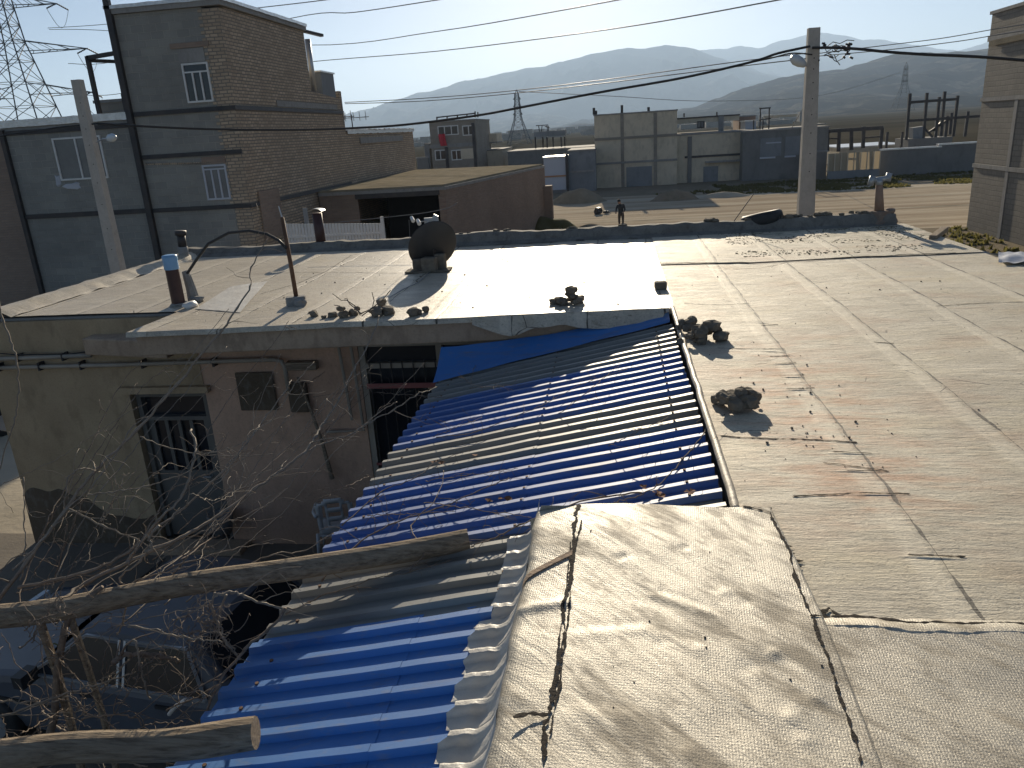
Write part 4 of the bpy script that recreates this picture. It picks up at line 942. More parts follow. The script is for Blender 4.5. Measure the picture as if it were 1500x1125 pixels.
b = MB(); b.tube([p+Vector((.05, .1, .1)), ctr-nrm*.07], .025, 8); b.build('mast', M['steel'], dish)
for (x, y, w_, d_, h_, rz_) in ((613, 397, .16, .2, .17, .2), (629, 399, .2, .14, .2, -.15), (645, 395, .15, .2, .22, .1)):
    c = rp(x, y); b = MB(); b.box(c+Vector((0, .05, h_/2)), (w_, d_, h_), rz_); b.build('cement_block', M['stone'], dish, bevel=.02)
b = MB(); b.box(rp(627, 398)+Vector((0, .05, .012)), (.62, .26, .02), .05); b.build('foot_plate', M['stone'], dish)
b = MB(); b.tube([rp(632, 398)+Vector((0, -.05, .01)), rp(612, 415)+Vector((0, 0, .008)), rp(590, 425)+Vector((0, 0, .008)), rp(570, 437)+Vector((0, 0, .008)), rp(560, 455)+Vector((0, 0, .008))], .006, 5)
tag(b.build('dish_cable', M['wire']), 'thin cable trailing over the roof from the satellite dish to the eave', 'cable')
# brick at the joint
c = rp(968, 424); b = MB(); b.box(c+Vector((0, .04, .04)), (.13, .10, .08), .1); tag(b.build('cement_brick', M['stone'], bevel=.01), 'single grey cement brick lying on the brightest part of the roof', 'brick')
# rubble heaps
RK = random.Random(21)
def heap(lst, label, group, cat='rubble'):
    for i, (x, y, r, lift) in enumerate(lst):
        c = rp(x, y); b = MB(); s = Vector((r*RK.uniform(.9, 1.25), r*RK.uniform(.8, 1.1), r*RK.uniform(.65, .9)))
        b.rock(c+Vector((0, 0, s.z*.72+lift)), s, RK.uniform(0, 50), 2, .5)
        lb = label[i] if isinstance(label, list) else label
        tag(b.build('mortar_lump', M['stone']), lb, cat, group)
heap([(460, 464, .055, 0)], 'small round mortar lump, leftmost of the stones along the eave', 'rubble along the eave')
heap([(475, 467, .03, 0)], 'tiny flat stone between the leftmost round lump and the next stones on the eave', 'rubble along the eave')
heap([(488, 465, .06, 0), (504, 466, .065, 0), (518, 463, .055, 0), (500, 458, .05, .02), (524, 458, .04, .02)], 'mortar lump in the heap with dry twigs on the eave', 'rubble heap with twigs')
heap([(552, 463, .095, 0), (569, 461, .085, 0), (560, 457, .07, .06)], 'mortar lump in the tallest heap on the eave below the satellite dish', 'rubble heap below the dish')
heap([(605, 463, .065, 0), (613, 461, .045, 0)], 'low flat mortar lump on the eave, right of the tallest heap', 'rubble along the eave')
heap([(624, 457, .05, 0)], 'small mortar lump, last on the right of the eave stones', 'rubble along the eave')
def mound_heap(cs, label, group):
    for (x, y, R, n) in cs:
        c = rp(x, y)
        for k in range(n):
            t = math.sqrt(RK.random()); a = RK.uniform(0, 6.283); r = R*RK.uniform(.26, .46); d = R*.85*t
            z = max(0, R*.85*(1-t*t))*RK.uniform(.3, 1.0)
            b = MB(); b.rock((c.x+d*math.cos(a), c.y+d*math.sin(a)*.8+R*.2, ZR+z+r*.45), (r*RK.uniform(.9, 1.3), r, r*RK.uniform(.6, .9)), RK.uniform(0, 60), 2, .5)
            tag(b.build('mortar_lump', M['stone']), label, 'rubble', group)
mound_heap([(820, 447, .10, 7), (840, 446, .15, 12)], 'mortar lump in the flat heap on the bright roof above the blue flashing', 'rubble heap above the flashing')
mound_heap([(1010, 487, .12, 9), (1033, 500, .17, 15), (1008, 504, .08, 5)], 'mortar lump in the big heap beside the canopy\'s upper right corner', 'rubble heap by the canopy corner')
mound_heap([(1078, 598, .15, 17), (1060, 597, .06, 3), (1112, 593, .03, 2)], 'mortar lump in the nearest heap on the worn right roof', 'nearest rubble heap')
b = MB()
for i in range(130):
    x = RK.uniform(.6, 3.6); y = RK.uniform(2.6, 9.5); r = RK.choice([.003, .004, .005, .007, .012]) 
    if RK.random() < .35: x = RK.gauss(1.15, .25); y = RK.gauss(4.6, .5)
    b.rock((x, y, ZR+und(x, y)+r*.5), (r, r*.8, r*.7), i, 1)
for i in range(14):
    x = RK.uniform(-.15, .65); y = RK.uniform(1.7, 3.2); r = RK.uniform(.002, .006); b.rock((x, y, cover_z(x, y)+r*.3), (r, r, r*.7), i, 1)
for i in range(60):
    x = RK.uniform(-4.5, .4); y = RK.uniform(7.8, 12); r = RK.uniform(.005, .014); b.rock((x, y, ZR+und(x, y)+r*.5), (r*1.4, r, r*.6), i, 1)
tag(b.build('roof_grit', M['stone']), 'scattered crumbs of mortar and grit on the roof', 'grit', kind='stuff')
b = MB()
for i in range(1100):
    x = RK.uniform(1.6, 4.3); y = RK.uniform(11.2, 12.7) if RK.random() < .7 else RK.uniform(10.3, 10.9)
    if mnoise.noise(Vector((x*1.3, y*2, 4))) < -.05: continue
    r = RK.uniform(.004, .012); b.rock((x, y, ZR+.012+und(x, y)+r*.2), (r*2.2, r, r*.6), i, 1)
tag(b.build('moss_crumbs', M['moss']), 'moss and soil crumbs gathered at the back right of the roof', 'moss', kind='stuff')
# dry twigs on the eave heap
b = MB(); rr = random.Random(9)
for pts in ([(528,462),(520,448),(508,440),(500,440),(487,430)], [(530,460),(512,445),(508,437)], [(527,460),(545,452),(548,440),(545,428)], [(530,463),(560,440),(572,425)], [(505,460),(497,448),(490,447)]):
    b.tube([atY(x, y, 7.5+.05*i) for i, (x, y) in enumerate(pts)], [.006, .005, .005, .004, .003][:len(pts)], 5)
tag(b.build('dry_twig', M['bark']), 'dry vine twigs poking out of the stones on the eave', 'twig')
# on the back parapet: tyre, rubble, antenna rod, clay flue
c = atY(1122, 322, PAR+.18); q = Matrix.Rotation(rad(76), 3, 'X') @ Matrix.Rotation(rad(0), 3, 'Z')
q = Matrix.Rotation(rad(-10), 3, 'Y') @ Matrix.Rotation(rad(-7), 3, 'X')
b = MB(); prof = [(.17, -.06), (.22, -.095), (.29, -.10), (.325, -.065), (.332, 0), (.325, .065), (.29, .10), (.22, .095), (.17, .06), (.19, 0), (.17, -.06)]; b.lathe(prof, c+Vector((-.04, .14, .0)), 28, q); tag(b.build('old_tyre', M['tyre'], smooth=True), 'old black tyre lying on the back parapet left of the concrete pole', 'tyre')
for i in range(46):
    u = RK.random(); x = 1.4+2.7*u**.8; r = RK.uniform(.025, .065)
    b = MB(); b.rock((x, PAR+.15+RK.uniform(-.06, .06), ZR+parapet_h(x)+r*.35), (r*1.4, r, r*.8), i*3.1, 2, .5)
    tag(b.build('parapet_rubble', M['stone']), 'lump of broken mortar among many along the right half of the back parapet', 'rubble', 'rubble on the back parapet')
for i in range(14):
    x = RK.uniform(-3.5, 1.2); r = RK.uniform(.02, .05)
    b = MB(); b.rock((x, PAR+.15+RK.uniform(-.05, .05), ZR+parapet_h(x)+r*.2), (r*1.8, r, r*.6), i*2.3, 2, .5)
    tag(b.build('parapet_rubble', M['stone']), 'flat lump of mortar on the left and middle of the back parapet', 'rubble', 'rubble on the left of the back parapet')
b = MB(); b.tube([atY(1075, 324, PAR+.15), atY(1104, 284, PAR+.15)], .008, 5); tag(b.build('metal_rod', M['steel']), 'thin slanting metal rod standing on the parapet beside the tyre', 'rod')
b = MB(); c = atY(850, 356, PAR-.1); b.box(c+Vector((0, 0, .0)), (.14, .12, .12)); tag(b.build('drain_box', M['steel'], bevel=.01), 'small dark box set against the foot of the back parapet', 'box')
pier = [(-.28, 0), (-.1, -.25), (.22, -.05), (.2, .22), (-.25, .2)]
c = atY(1290, 332, PAR+.15); b = MB(); b.prism([(c.x+x*.8, c.y+y*.7) for x, y in pier], ZR-.02, ZR+.23)
b.rock((c.x+.14, c.y-.05, ZR+.06), (.09, .08, .09), 5); b.rock((c.x+.13, c.y+.02, ZR+.22), (.11, .1, .06), 8); b.rock((c.x-.05, c.y-.1, ZR+.05), (.16, .1, .07), 15); tag(b.build('brick_pier', M['redbrick'], bevel=.012), 'broken red brick pier at the right end of the back parapet', 'pier')
b0 = Vector((c.x-.04, c.y, ZR+.2)); t = atY(1288, 266, b0.y)
cf = empty('clay_flue', b0, 'tapered clay flue with a tin H shaped cowl on the brick pier', 'chimney')
b = MB(); b.tube([b0, t], [.075, .048], 14); b.build('pipe', M['clay'], cf, smooth=True)
b = MB(); b.tube([t+Vector((0, 0, -.05)), t+Vector((0, 0, .04))], .055, 12); b.tube([t+Vector((-.13, .02, .02)), t+Vector((.15, -.02, .05))], .04, 12); b.tube([t+Vector((-.13, 0, -.05)), t+Vector((-.10, 0, .09))], .045, 10); b.tube([t+Vector((.12, 0, -.0)), t+Vector((.14, 0, .12))], .045, 10); b.build('cowl', M['tin'], cf, smooth=True)
# neighbour's low roof on the right edge
lo = empty('neighbour_roof', (5.6, 11.8, 0), 'low foil covered roof of the next house beside the right roof edge', 'house')
b = MB(); b.grid(lambda u, v: (4.5+2.2*u, 9.8+5.2*v-.9*u, 2.75+.03*mnoise.noise(Vector((u*6, v*9, 0)))), 16, 40); b.build('roof', M['mudroof'], lo, smooth=True)
b = MB(); b.grid(lambda u, v: (4.43+.34*u, 9.9+3.2*v, 3.44-.16*u+.03*mnoise.noise(Vector((u*3, v*14, 2)))), 5, 50); b.build('foil_edge', M['foil'], lo, smooth=True)
b = MB(); b.bb(4.6, 6.6, 9.75, 15, 0, 2.68); b.build('wall', M['concrete'], lo)
b = MB(); a_, e_ = rp(1366, 352), rp(1392, 341); b.bar(a_+Vector((0, 0, .03)), e_+Vector((0, .2, .03)), .10, .07); tag(b.build('timber_offcut', M['wood'], bevel=.01), 'short timber offcut lying across the right roof edge', 'timber')
b = MB(); b.grid(lambda u, v: rp(1462+48*u, 372+16*v)+Vector((0, 0, .03+.05*mnoise.noise(Vector((u*3, v*3, 1))))), 12, 8); tag(b.build('plastic_sheet', M['panelwhite'], smooth=True), 'crumpled pale blue plastic sheet at the right roof edge', 'sheet')

# ================================================================== concrete poles and overhead cables
def pole(base, top, w0, w1, d0, d1, label, lamp, name='concrete_pole', hs=1.0):
    o = empty(name, base, label, 'pole', 'concrete power poles')
    n = 14; vs = []; b = MB(); base = Vector(base); top = Vector(top)
    for i in range(n+1):
        t = i/n; p = base.lerp(top, t); wx = w0+(w1-w0)*t; dy = d0+(d1-d0)*t; c = .012
        vs += [p+Vector(q) for q in ((-wx/2+c, -dy/2, 0), (wx/2-c, -dy/2, 0), (wx/2, -dy/2+c, 0), (wx/2, dy/2-c, 0), (wx/2-c, dy/2, 0), (-wx/2+c, dy/2, 0), (-wx/2, dy/2-c, 0), (-wx/2, -dy/2+c, 0))]
    fs = [(i*8+k, i*8+(k+1) % 8, i*8+8+(k+1) % 8, i*8+8+k) for i in range(n) for k in range(8)]+[tuple(n*8+k for k in range(8))]
    b.add(vs, fs); b.build('shaft', M['pole'], o)
    b = MB()
    for f_ in (.46, .53, .61, .68, .74, .80, .85, .89, .93):
        p = base.lerp(top, f_); dd = (d0+(d1-d0)*f_)/2; b.tube([p+Vector((.02, -dd-.003, 0)), p+Vector((.02, -dd+.01, 0))], .011*hs, 8)
    b.build('bolt_holes', M['dark'], o)
    if lamp:
        a, e = lamp; b = MB(); b.tube([a, a.lerp(e, .5)+Vector((0, 0, .03)), e], .018*hs, 6); b.build('lamp_arm', M['galv'], o)
        la = empty('lamp_head', e); la.parent = o; la.location = e-base; d = (e-a).normalized()
        qm = d.to_track_quat('Z', 'Y').to_matrix(); b = MB(); b.lathe([(r_*hs, z_*hs) for r_, z_ in ((.01, -.08), (.05, -.06), (.085, .05), (.09, .16), (.06, .25), (.005, .28))], e, 12, qm); b.build('lamp_shade', M['lampglass'], la, smooth=True)
    return o
PY = 26.0
pT = atY(1192, 41, PY); pM = atY(1179, 310, PY)
poleR = pole((pM.x+.05, PY, 0), (pT.x, PY, pT.z), .56, .33, .36, .26, 'pale concrete power pole with cable tangle rising behind the right parapet', (atY(1182, 97, PY-.1), atY(1175, 93, PY-.2)), hs=1.7)
pT2 = atY(113, 117, 17)
poleL = pole((-11.83, 17, 0), (pT2.x, 17, pT2.z), .33, .21, .26, .18, 'pale concrete power pole in front of the grey block house', (atY(142, 208, 16.9), atY(160, 203, 16.6)))
def cable(name, pts, Ys, r, mat, label, group=None, n=6, cat='cable'):
    P = [atY(x, y, Y) for (x, y), Y in zip(pts, Ys)]; path = []
    for i in range(len(P)-1):
        p0, p1, p2, p3 = P[max(i-1, 0)], P[i], P[i+1], P[min(i+2, len(P)-1)]
        for k in range(n):
            t = k/n; path.append(.5*((2*p1)+(p2-p0)*t+(2*p0-5*p1+4*p2-p3)*t*t+(3*p1-p0-3*p2+p3)*t**3))
    path.append(P[-1]); b = MB(); b.tube(path, r, 6); return tag(b.build(name, mat, smooth=True), label, cat, group)
def lerpY(a, b_, n): return [a+(b_-a)*i/(n-1) for i in range(n)]
m_ = [(143,181),(250,187),(350,190),(450,190),(530,187),(600,182),(700,169),(770,156),(880,135),(1000,114),(1100,91),(1140,78),(1186,68)]
cable('service_cable', m_, lerpY(17, PY-.3, 13), [.024+.012*i/72 for i in range(73)], M['cable'], 'thick black bundled cable strung from the left pole to the right pole')
m2 = [(143,181),(90,186),(50,192),(8,198),(-60,212)]
cable('service_cable', m2, lerpY(17, 17.5, 5), .018, M['cable'], 'black cable leaving the left pole towards the left edge of the picture')
m3_ = [(1190,70),(1225,70),(1260,72),(1300,76),(1360,80),(1430,83),(1520,90)]
cable('service_cable', m3_, lerpY(PY-.3, 24, 7), .042, M['cable'], 'thick black cable running from the right pole to the right house')
cable('service_cable', [(1098,92),(1130,85),(1160,78),(1190,80)], lerpY(PY, PY-.3, 4), .022, M['cable'], 'short black cable loop just left of the right pole')
cable('service_cable', [(1200,88),(1188,130),(1178,155),(1160,187)], lerpY(PY-.3, 68, 4), .022, M['cable'], 'thin drop cable slanting down from the right pole to the dark house')
for i, (pts, lb) in enumerate((([(505,150),(620,144),(750,133),(900,115),(1060,93),(1180,78)], 'upper thin wire of the pair left of the right pole'), ([(505,152),(620,148),(750,137),(900,120),(1060,100),(1180,86)], 'lower thin wire of the pair left of the right pole'))):
    cable('overhead_wire', pts, lerpY(36, PY, 6), .016, M['wire'], lb, 'wire pairs', cat='wire')
for pts, lb in (([(1200,78),(1300,66),(1380,56),(1455,43),(1500,36)], 'upper thin wire from the right pole to the right house'), ([(1200,82),(1300,73),(1400,61),(1455,52),(1500,45)], 'lower thin wire from the right pole to the right house')):
    cable('overhead_wire', pts, lerpY(PY, 24, 5), .012, M['wire'], lb, 'wire pairs', cat='wire')
b = MB(); rr = random.Random(4)
for i in range(11):
    a = atY(rr.uniform(1203, 1222), rr.uniform(64, 82), PY-.3); pts = [a]
    for k in range(4): a = a+Vector((rr.uniform(.05, .22), rr.uniform(-.05, .05), rr.uniform(-.13, .11))); pts.append(a)
    b.tube(pts, .012, 5)
for i in range(14):
    a = atY(rr.uniform(1203, 1246), rr.uniform(63, 84), PY-.35); b.tube([a, a+Vector((rr.uniform(.04, .12), 0, rr.uniform(-.06, .06)))], .03, 6)
b.tube([atY(1222, 80, PY-.3), atY(1226, 90, PY-.3), atY(1234, 86, PY-.3), atY(1246, 72, PY-.3)], .014, 5)
b.build('cable_clamps', M['cable'], poleR)
cable('roof_wire', [(490,326),(560,319),(620,312),(655,305),(670,297)], lerpY(12.6, 13, 5), .005, M['wire'], 'thin slack wire over the roof behind the satellite dish', cat='wire')

# ================================================================== pylons and their conductors
def pylon(base, H, wb, label, r=.06, arms=((.62, .30), (.74, .32), (.86, .26)), waist=.55, ins=True, rz=0.0):
    o = empty('lattice_pylon', base, label, 'pylon', 'steel lattice pylons', rz)
    Mx = Matrix.Translation(base) @ Matrix.Rotation(rz, 4, 'Z'); T = lambda x, y, z: Mx @ Vector((x, y, z))
    def wd(t): return wb*(1-t/waist*.72) if t < waist else wb*.28*(1-(t-waist)/(1-waist)*.55)
    lv = [0, .14, .27, .38, .47, .55, .62, .68, .74, .80, .86, .92]; b = MB()
    cs = [(-1, -1), (1, -1), (1, 1), (-1, 1)]
    for a, c in zip(lv, lv[1:]):
        wa, wc = wd(a)/2, wd(c)/2
        for k in range(4):
            (x0, y0), (x1, y1) = cs[k], cs[(k+1) % 4]
            b.bar(T(x0*wa, y0*wa, a*H), T(x0*wc, y0*wc, c*H), r*1.4)
            b.bar(T(x0*wa, y0*wa, a*H), T(x1*wc, y1*wc, c*H), r*.7); b.bar(T(x1*wa, y1*wa, a*H), T(x0*wc, y0*wc, c*H), r*.7)
            b.bar(T(x0*wc, y0*wc, c*H), T(x1*wc, y1*wc, c*H), r*.7)
    wt = wd(.92)/2
    for x, y in cs: b.bar(T(x*wt, y*wt, .92*H), T(0, 0, H), r)
    b.build('tower', M['lattice'], o)
    tips = []
    for (t, L) in arms:
        for sx in (-1, 1):
            b = MB(); w0 = wd(t)/2; w1 = wd(t+.045)/2; tip = T(sx*L*H*.5, 0, t*H+.0)
            lows = [T(sx*w0, -w0, t*H), T(sx*w0, w0, t*H)]; ups = [T(sx*w1, -w1, (t+.045)*H), T(sx*w1, w1, (t+.045)*H)]
            for q in lows+ups: b.bar(q, tip, r)
            for s in (.25, .5, .75):
                for q0, q1 in ((lows[0], ups[0]), (lows[1], ups[1]), (lows[0], lows[1])): b.bar(q0.lerp(tip, s), q1.lerp(tip, max(0, s-.2)), r*.6)
            b.build('cross_arm', M['lattice'], o); tips.append(tip)
            if ins:
                for sy in (-1, 1):
                    b = MB(); e = tip+Vector((sy*.9, sy*1.6, -.9))*(H/45); pts = [tip.lerp(e, i/12) for i in range(13)]; b.tube(pts, [.02*H/6 if i % 2 else .012*H/6 for i in range(13)], 6); b.build('insulator', M['steel'], o)
                b = MB(); e1 = tip+Vector((.9, 1.6, -.9))*(H/45); e0 = tip+Vector((-.9, -1.6, -.9))*(H/45)
                b.tube([e0+(e1-e0)*i/10+Vector((0, 0, -3.0*(H/45)*math.sin(math.pi*i/10))) for i in range(11)], .03, 4); b.build('jumper', M['wire'], o)
    return o, tips
DP = 95.0; bs = atY(38, 168, DP); bs.z = 0
pyA, tipsA = pylon(bs, 31.5, 9.5, 'tall lattice pylon with hanging insulators behind the grey block house', .09, ((.42, .56), (.58, .60), (.745, .44)), .62, True, rad(8))
mid_ = atY(762, 232, 300); mid_.z = 0; top_ = atY(760, 131, 300).z
pyB, tipsB = pylon(mid_, top_, 8.5, 'slim lattice pylon in the middle distance between the far houses', .13, ((.56, .18), (.70, .15), (.83, .14)), .5, False, .3)
far_ = atY(1318, 200, 480); far_.z = 3; top_ = atY(1319, 100, 480).z
pyC, tipsC = pylon(far_, top_, 10, 'faint lattice pylon far out before the right hillside', .09, ((.60, .14), (.72, .14), (.84, .12)), .5, False, .9)
for pts, lb, Ys in (([(70,41),(160,35),(400,9),(520,-6)], 'upper thin conductor running right from the left pylon', (DP, 85, 60, 50)), ([(100,93),(170,90),(420,28),(520,18),(640,0),(700,-9)], 'conductor passing over the brick house near the top edge', (DP, 90, 70, 62, 54, 50)),
    ([(72,43),(160,45),(445,66),(640,46),(905,0),(960,-12)], 'conductor crossing the sky from the brick house to the top edge at the middle', (DP, 92, 80, 66, 46, 42)), ([(100,138),(170,138),(300,110),(450,91),(640,75),(900,42),(1140,0),(1200,-12)], 'lowest conductor crossing the sky, from the brick house to the upper right', (DP, 90, 86, 78, 68, 52, 40, 37))):
    cable('power_line', pts, Ys, .035, M['wire'], lb, 'high voltage conductors', cat='power line')
cable('power_line', [(760,134),(900,141),(1040,148),(1200,140),(1319,106)], lerpY(300, 480, 5), .12, M['wire'], 'faint far conductor between the two distant pylons', 'high voltage conductors', cat='power line')

# ================================================================== grey block and brick house on the left
XL, XC, YF = -15.1, -11.62, 24.0
gh = empty('block_house', (-13.4, 27, 0), 'tall three storey house with grey block front and tan brick side', 'house')
b = MB(); b.bb(XL, XC-.55, YF, 30.6, 0, 9.35); b.bb(-19.7, XL-.02, YF+.02, 31, 0, 6.25); b.build('block_wall', M['block'], gh)
b = MB()
# brick side with toothed quoin on the front corner
for k in range(58):
    z0 = 3.6+k*.1; e = XC-.55+(.12 if k % 2 else 0)
    if z0+.1 > 9.34: break
    b.bb(e-.12, XC, YF-.015, YF+.3, z0, z0+.1)
b.bb(XC-.5, XC, YF+.3, 30.68, 0, 9.34); b.bb(XC-.55, XC, YF-.015, YF+.3, 0, 3.6)
b.build('brick_wall', M['brick'], gh)
b = MB()
for i in range(11):
    y = 30.68+i*.32; b.bb(XC-3.4, XC-.01, y, y+.32, 0, 7.22-.02*i if i < 10 else 7.35)
b.build('brick_wing', M['brick'], gh)
b = MB()
for z in (6.42, 5.12, 3.45):
    b.bb(XL+.12, XC+.02, YF-.06, YF-.003, z, z+.13)
    if z != 5.12: b.bb(XC+.003, XC+.05, YF-.06, 34.0, z, z+.13)
b.bb(-19.6, XL-.1, YF-.04, YF+.015, 6.12, 6.26); b.bb(-19.6, XL-.1, YF-.04, YF+.015, 3.45, 3.6)
b.build('steel_band', M['steel'], gh)
b = MB(); b.bb(XC+.003, XC+.03, 27.2, 33.4, 6.58, 6.78); b.bb(XC+.003, XC+.03, 33.98, 34.0, 6, 7); b.build('cement_patch', M['concrete'], gh)
b = MB(); b.bb(XL-.09, XL+.1, YF-.14, YF-.005, 0, 10.2); b.bb(-19.75, -19.6, YF-.1, YF+.02, 0, 6.3); b.build('steel_column', M['steel'], gh)
b = MB(); b.bb(XL-.1, XC+.1, YF-.1, 30.75, 9.36, 9.52); b.build('roof_slab', M['concrete'], gh)
b = MB(); b.grid(lambda u, v: (XL-.12+(XC-XL+.26)*u, YF-.14+.0*v, 9.50+.10*v+.02*mnoise.noise(Vector((u*9, v, 1)))), 20, 2); b.grid(lambda u, v: (XC+.14, YF-.14+6.9*u, 9.50+.10*v+.02*mnoise.noise(Vector((u*16, v, 7)))), 30, 2)
b.grid(lambda u, v: (XL-.12+(XC-XL+.26)*u, YF-.14+6.9*v, 9.60+.02*mnoise.noise(Vector((u*9, v*9, 1)))), 14, 20)
b.build('foil_edge', M['foil'], gh)
b = MB(); b.bar((XC-.2, 30.75, 9.42), (XC+.28, 31.9, 9.30), .16, .10); b.build('beam_end', M['steel'], gh)
b = MB(); b.grid(lambda u, v: (-19.75+4.55*u, YF-.06, 6.36+.22*v+.015*mnoise.noise(Vector((u*16, v*2, 7)))), 30, 3); b.grid(lambda u, v: (-19.75+4.55*u, YF-.06+1.2*v, 6.58+.02*mnoise.noise(Vector((u*16, v*2, 7)))), 30, 3); b.build('foil_edge', M['foil'], gh)
b = MB(); b.bb(-19.75, XL-.1, YF+.02, 31, 6.25, 6.5); b.build('roof_slab', M['concrete'], gh)
b = MB(); b.bb(-28, -19.72, YF+.03, 31, 0, 6.35); b.build('brick_wall', M['redbrick'], gh)
def winf(x0, x1, z0, z1, Yw, bars, parent, glassm='glass', top=None, mat='white', fw=.055):
    wn = empty('window', (0, 0, 0)); wn.parent = parent; wn.location = Vector(((x0+x1)/2, Yw, z0))-parent_world(parent).translation
    b = MB(); b.bb(x0, x0+fw, Yw-.05, Yw+.03, z0, z1); b.bb(x1-fw, x1, Yw-.05, Yw+.03, z0, z1); b.bb(x0+fw, x1-fw, Yw-.05, Yw+.03, z0, z0+fw); b.bb(x0+fw, x1-fw, Yw-.05, Yw+.03, z1-fw, z1)
    for q in bars: x = x0+(x1-x0)*q; b.bb(x-fw*.45, x+fw*.45, Yw-.048, Yw+.028, z0+fw, z1-fw if top is None else top)
    if top: b.bb(x0+fw, x1-fw, Yw-.046, Yw+.026, top-fw*.4, top+fw*.4)
    b.build('frame', M[mat], wn)
    b = MB(); b.bb(x0+fw*.5, x1-fw*.5, Yw-.012, Yw-.004, z0+fw*.5, z1-fw*.5); b.build('pane', M[glassm], wn)
    return wn
winf(-13.10, -12.24, 6.70, 7.84, YF, (.36, .66), gh, 'glass', 7.58)
b = MB(); b.bb(-13.15, -12.3, YF-.03, YF-.003, 7.86, 8.25); b.build('cement_patch', M['concrete'], gh)
b = MB(); b.bb(-13.35, -12.1, YF-.05, YF-.003, 8.27, 8.42); b.build('brick_lintel', M['redbrick'], gh)
winf(-13.02, -12.22, 3.75, 4.84, YF, (.36, .66), gh, 'paleglass', 4.7, 'panelwhite')
b = MB(); b.bb(-13.0, -12.2, YF-.03, YF-.003, 4.86, 5.08); b.build('brick_lintel', M['redbrick'], gh)
w2 = winf(-18.0, -16.3, 4.62, 5.95, YF+.02, (.47,), gh, 'paleglass')
b = MB(); b.rock((-17.5, YF, 4.45), (.42, .05, .14), 4, 2, .7); b.rock((-18.1, YF, 4.62), (.12, .05, .2), 6, 2, .7); b.build('plaster_splash', M['panelwhite'], gh)
b = MB()
for i in range(30): b.box((-14.9+i*.075, YF-.02, 4.98-.003*i), (.05, .03, .05), 0, Matrix.Rotation(.7, 3, 'Y'))
b.build('brick_teeth', M['brick'], gh)
b = MB(); b.bb(-11.6, -11.56, 24.6, 26.2, 2.3, 3.9); b.build('bricked_opening', M['redbrick'], gh)
# steel frame on the lower roof, white flue, low block hut
fr = empty('steel_frame', (-15.9, 25, 6.5), 'open frame of dark steel posts and beams on the lower roof of the block house', 'frame')
pA, pB_, pC = Vector((-16.55, 24.6, 6.5)), Vector((-15.45, 26.0, 6.5)), Vector((-15.12, 24.6, 6.5))
b = MB(); b.bar(pA, pA+Vector((0, 0, 1.85)), .12); b.build('post', M['steel'], fr); b = MB(); b.bar(pB_, pB_+Vector((0, 0, 1.75)), .12); b.build('post', M['steel'], fr)
b = MB(); b.bar(pA+Vector((0, 0, 1.8)), pC+Vector((0, 0, 1.9)), .12); b.bar(pA+Vector((0, 0, 1.72)), pB_+Vector((0, 0, 1.68)), .10); b.bar(pB_+Vector((0, 0, 1.7)), pC+Vector((0, 1.4, 1.75)), .10); b.build('beam', M['steel'], fr)
rw = empty('roof_parapet', (-16.8, 27, 6.5), 'low grey block parapet behind the foil edge on the lower roof of the block house', 'wall')
b = MB(); b.bb(-18.2, -15.2, 27.0, 27.25, 6.4, 7.1); b.build('wall', M['farbrick'], rw)
b = MB(); b.bb(-18.3, -15.1, 26.95, 27.3, 7.1, 7.2); b.build('capping', M['concrete'], rw)
b = MB(); b.bb(-17.15, -17.0, 26.9, 27.0, 6.6, 7.35); b.build('stub_column', M['steel'], rw)
wf0 = atX(449, 133, XC-.3); wf1 = atX(438, 58, XC-.3)
b = MB(); b.tube([(XC-.15, 31.4, 7.2), (XC-.15, 31.4, 9.15)], .11, 12); tag(b.build('white_flue', M['galv'], smooth=True), 'tall pale flue pipe behind the brick tower\'s back edge', 'chimney')
hut = empty('roof_hut', (XC-1, 33, 7.2), 'small grey plastered hut on the back roof beside the pale flue', 'hut')
b = MB(); b.prism([(XC-1.6, 32.1), (XC-.05, 32.1), (XC-.05, 33.6), (XC-1.6, 33.6)], 7.0, 8.0); b.build('wall', M['bluewall'], hut)
b = MB(); b.prism([(XC-1.65, 32.05), (XC, 32.05), (XC, 33.65), (XC-1.65, 33.65)], 8.0, 8.06); b.build('roof', M['foil'], hut)
# second brick house behind it
bh = empty('brick_house', (-13.5, 40, 0), 'long low tan brick house with a bright foil roof edge behind the block house', 'house')
b = MB(); b.bb(-17, XC-.03, 34.25, 46.1, 0, 5.72); b.build('brick_wall', M['brick'], bh)
b = MB(); b.grid(lambda u, v: (-17+5.5*v, 34.25+11.9*u, 5.76+.10*abs(mnoise.noise(Vector((u*14, v*3, 2))))+.04*mnoise.noise(Vector((u*40, v*9, 2)))), 60, 8); b.grid(lambda u, v: (XC+.05, 34.25+11.9*u, 5.6+.2*v+.04*mnoise.noise(Vector((u*30, v*9, 2)))), 60, 2, flip=True); b.build('foil_roof', M['foil'], bh)
b = MB(); b.bb(XC-.02, XC+.04, 36.0, 43.5, 5.15, 5.42); b.build('lintel', M['concrete'], bh)
for y, lb in ((35.4, 'left'), (37.6, 'right')):
    a = Vector((XC-.8, y, 5.75)); b = MB(); b.tube([a, a+Vector((0, 0, .75))], .025, 6); b.bar(a+Vector((-.7, 0, .6)), a+Vector((.8, .2, .6)), .03)
    for q in (-.6, -.3, .1, .4, .7): b.bar(a+Vector((q, -.2, .6+.0)), a+Vector((q, .2, .6)), .02); b.bar(a+Vector((q, .0, .45)), a+Vector((q, .0, .85)), .02)
    tag(b.build('aerial', M['steel']), 'television aerial on the foil roof of the brick house, the %s of two' % lb, 'aerial')

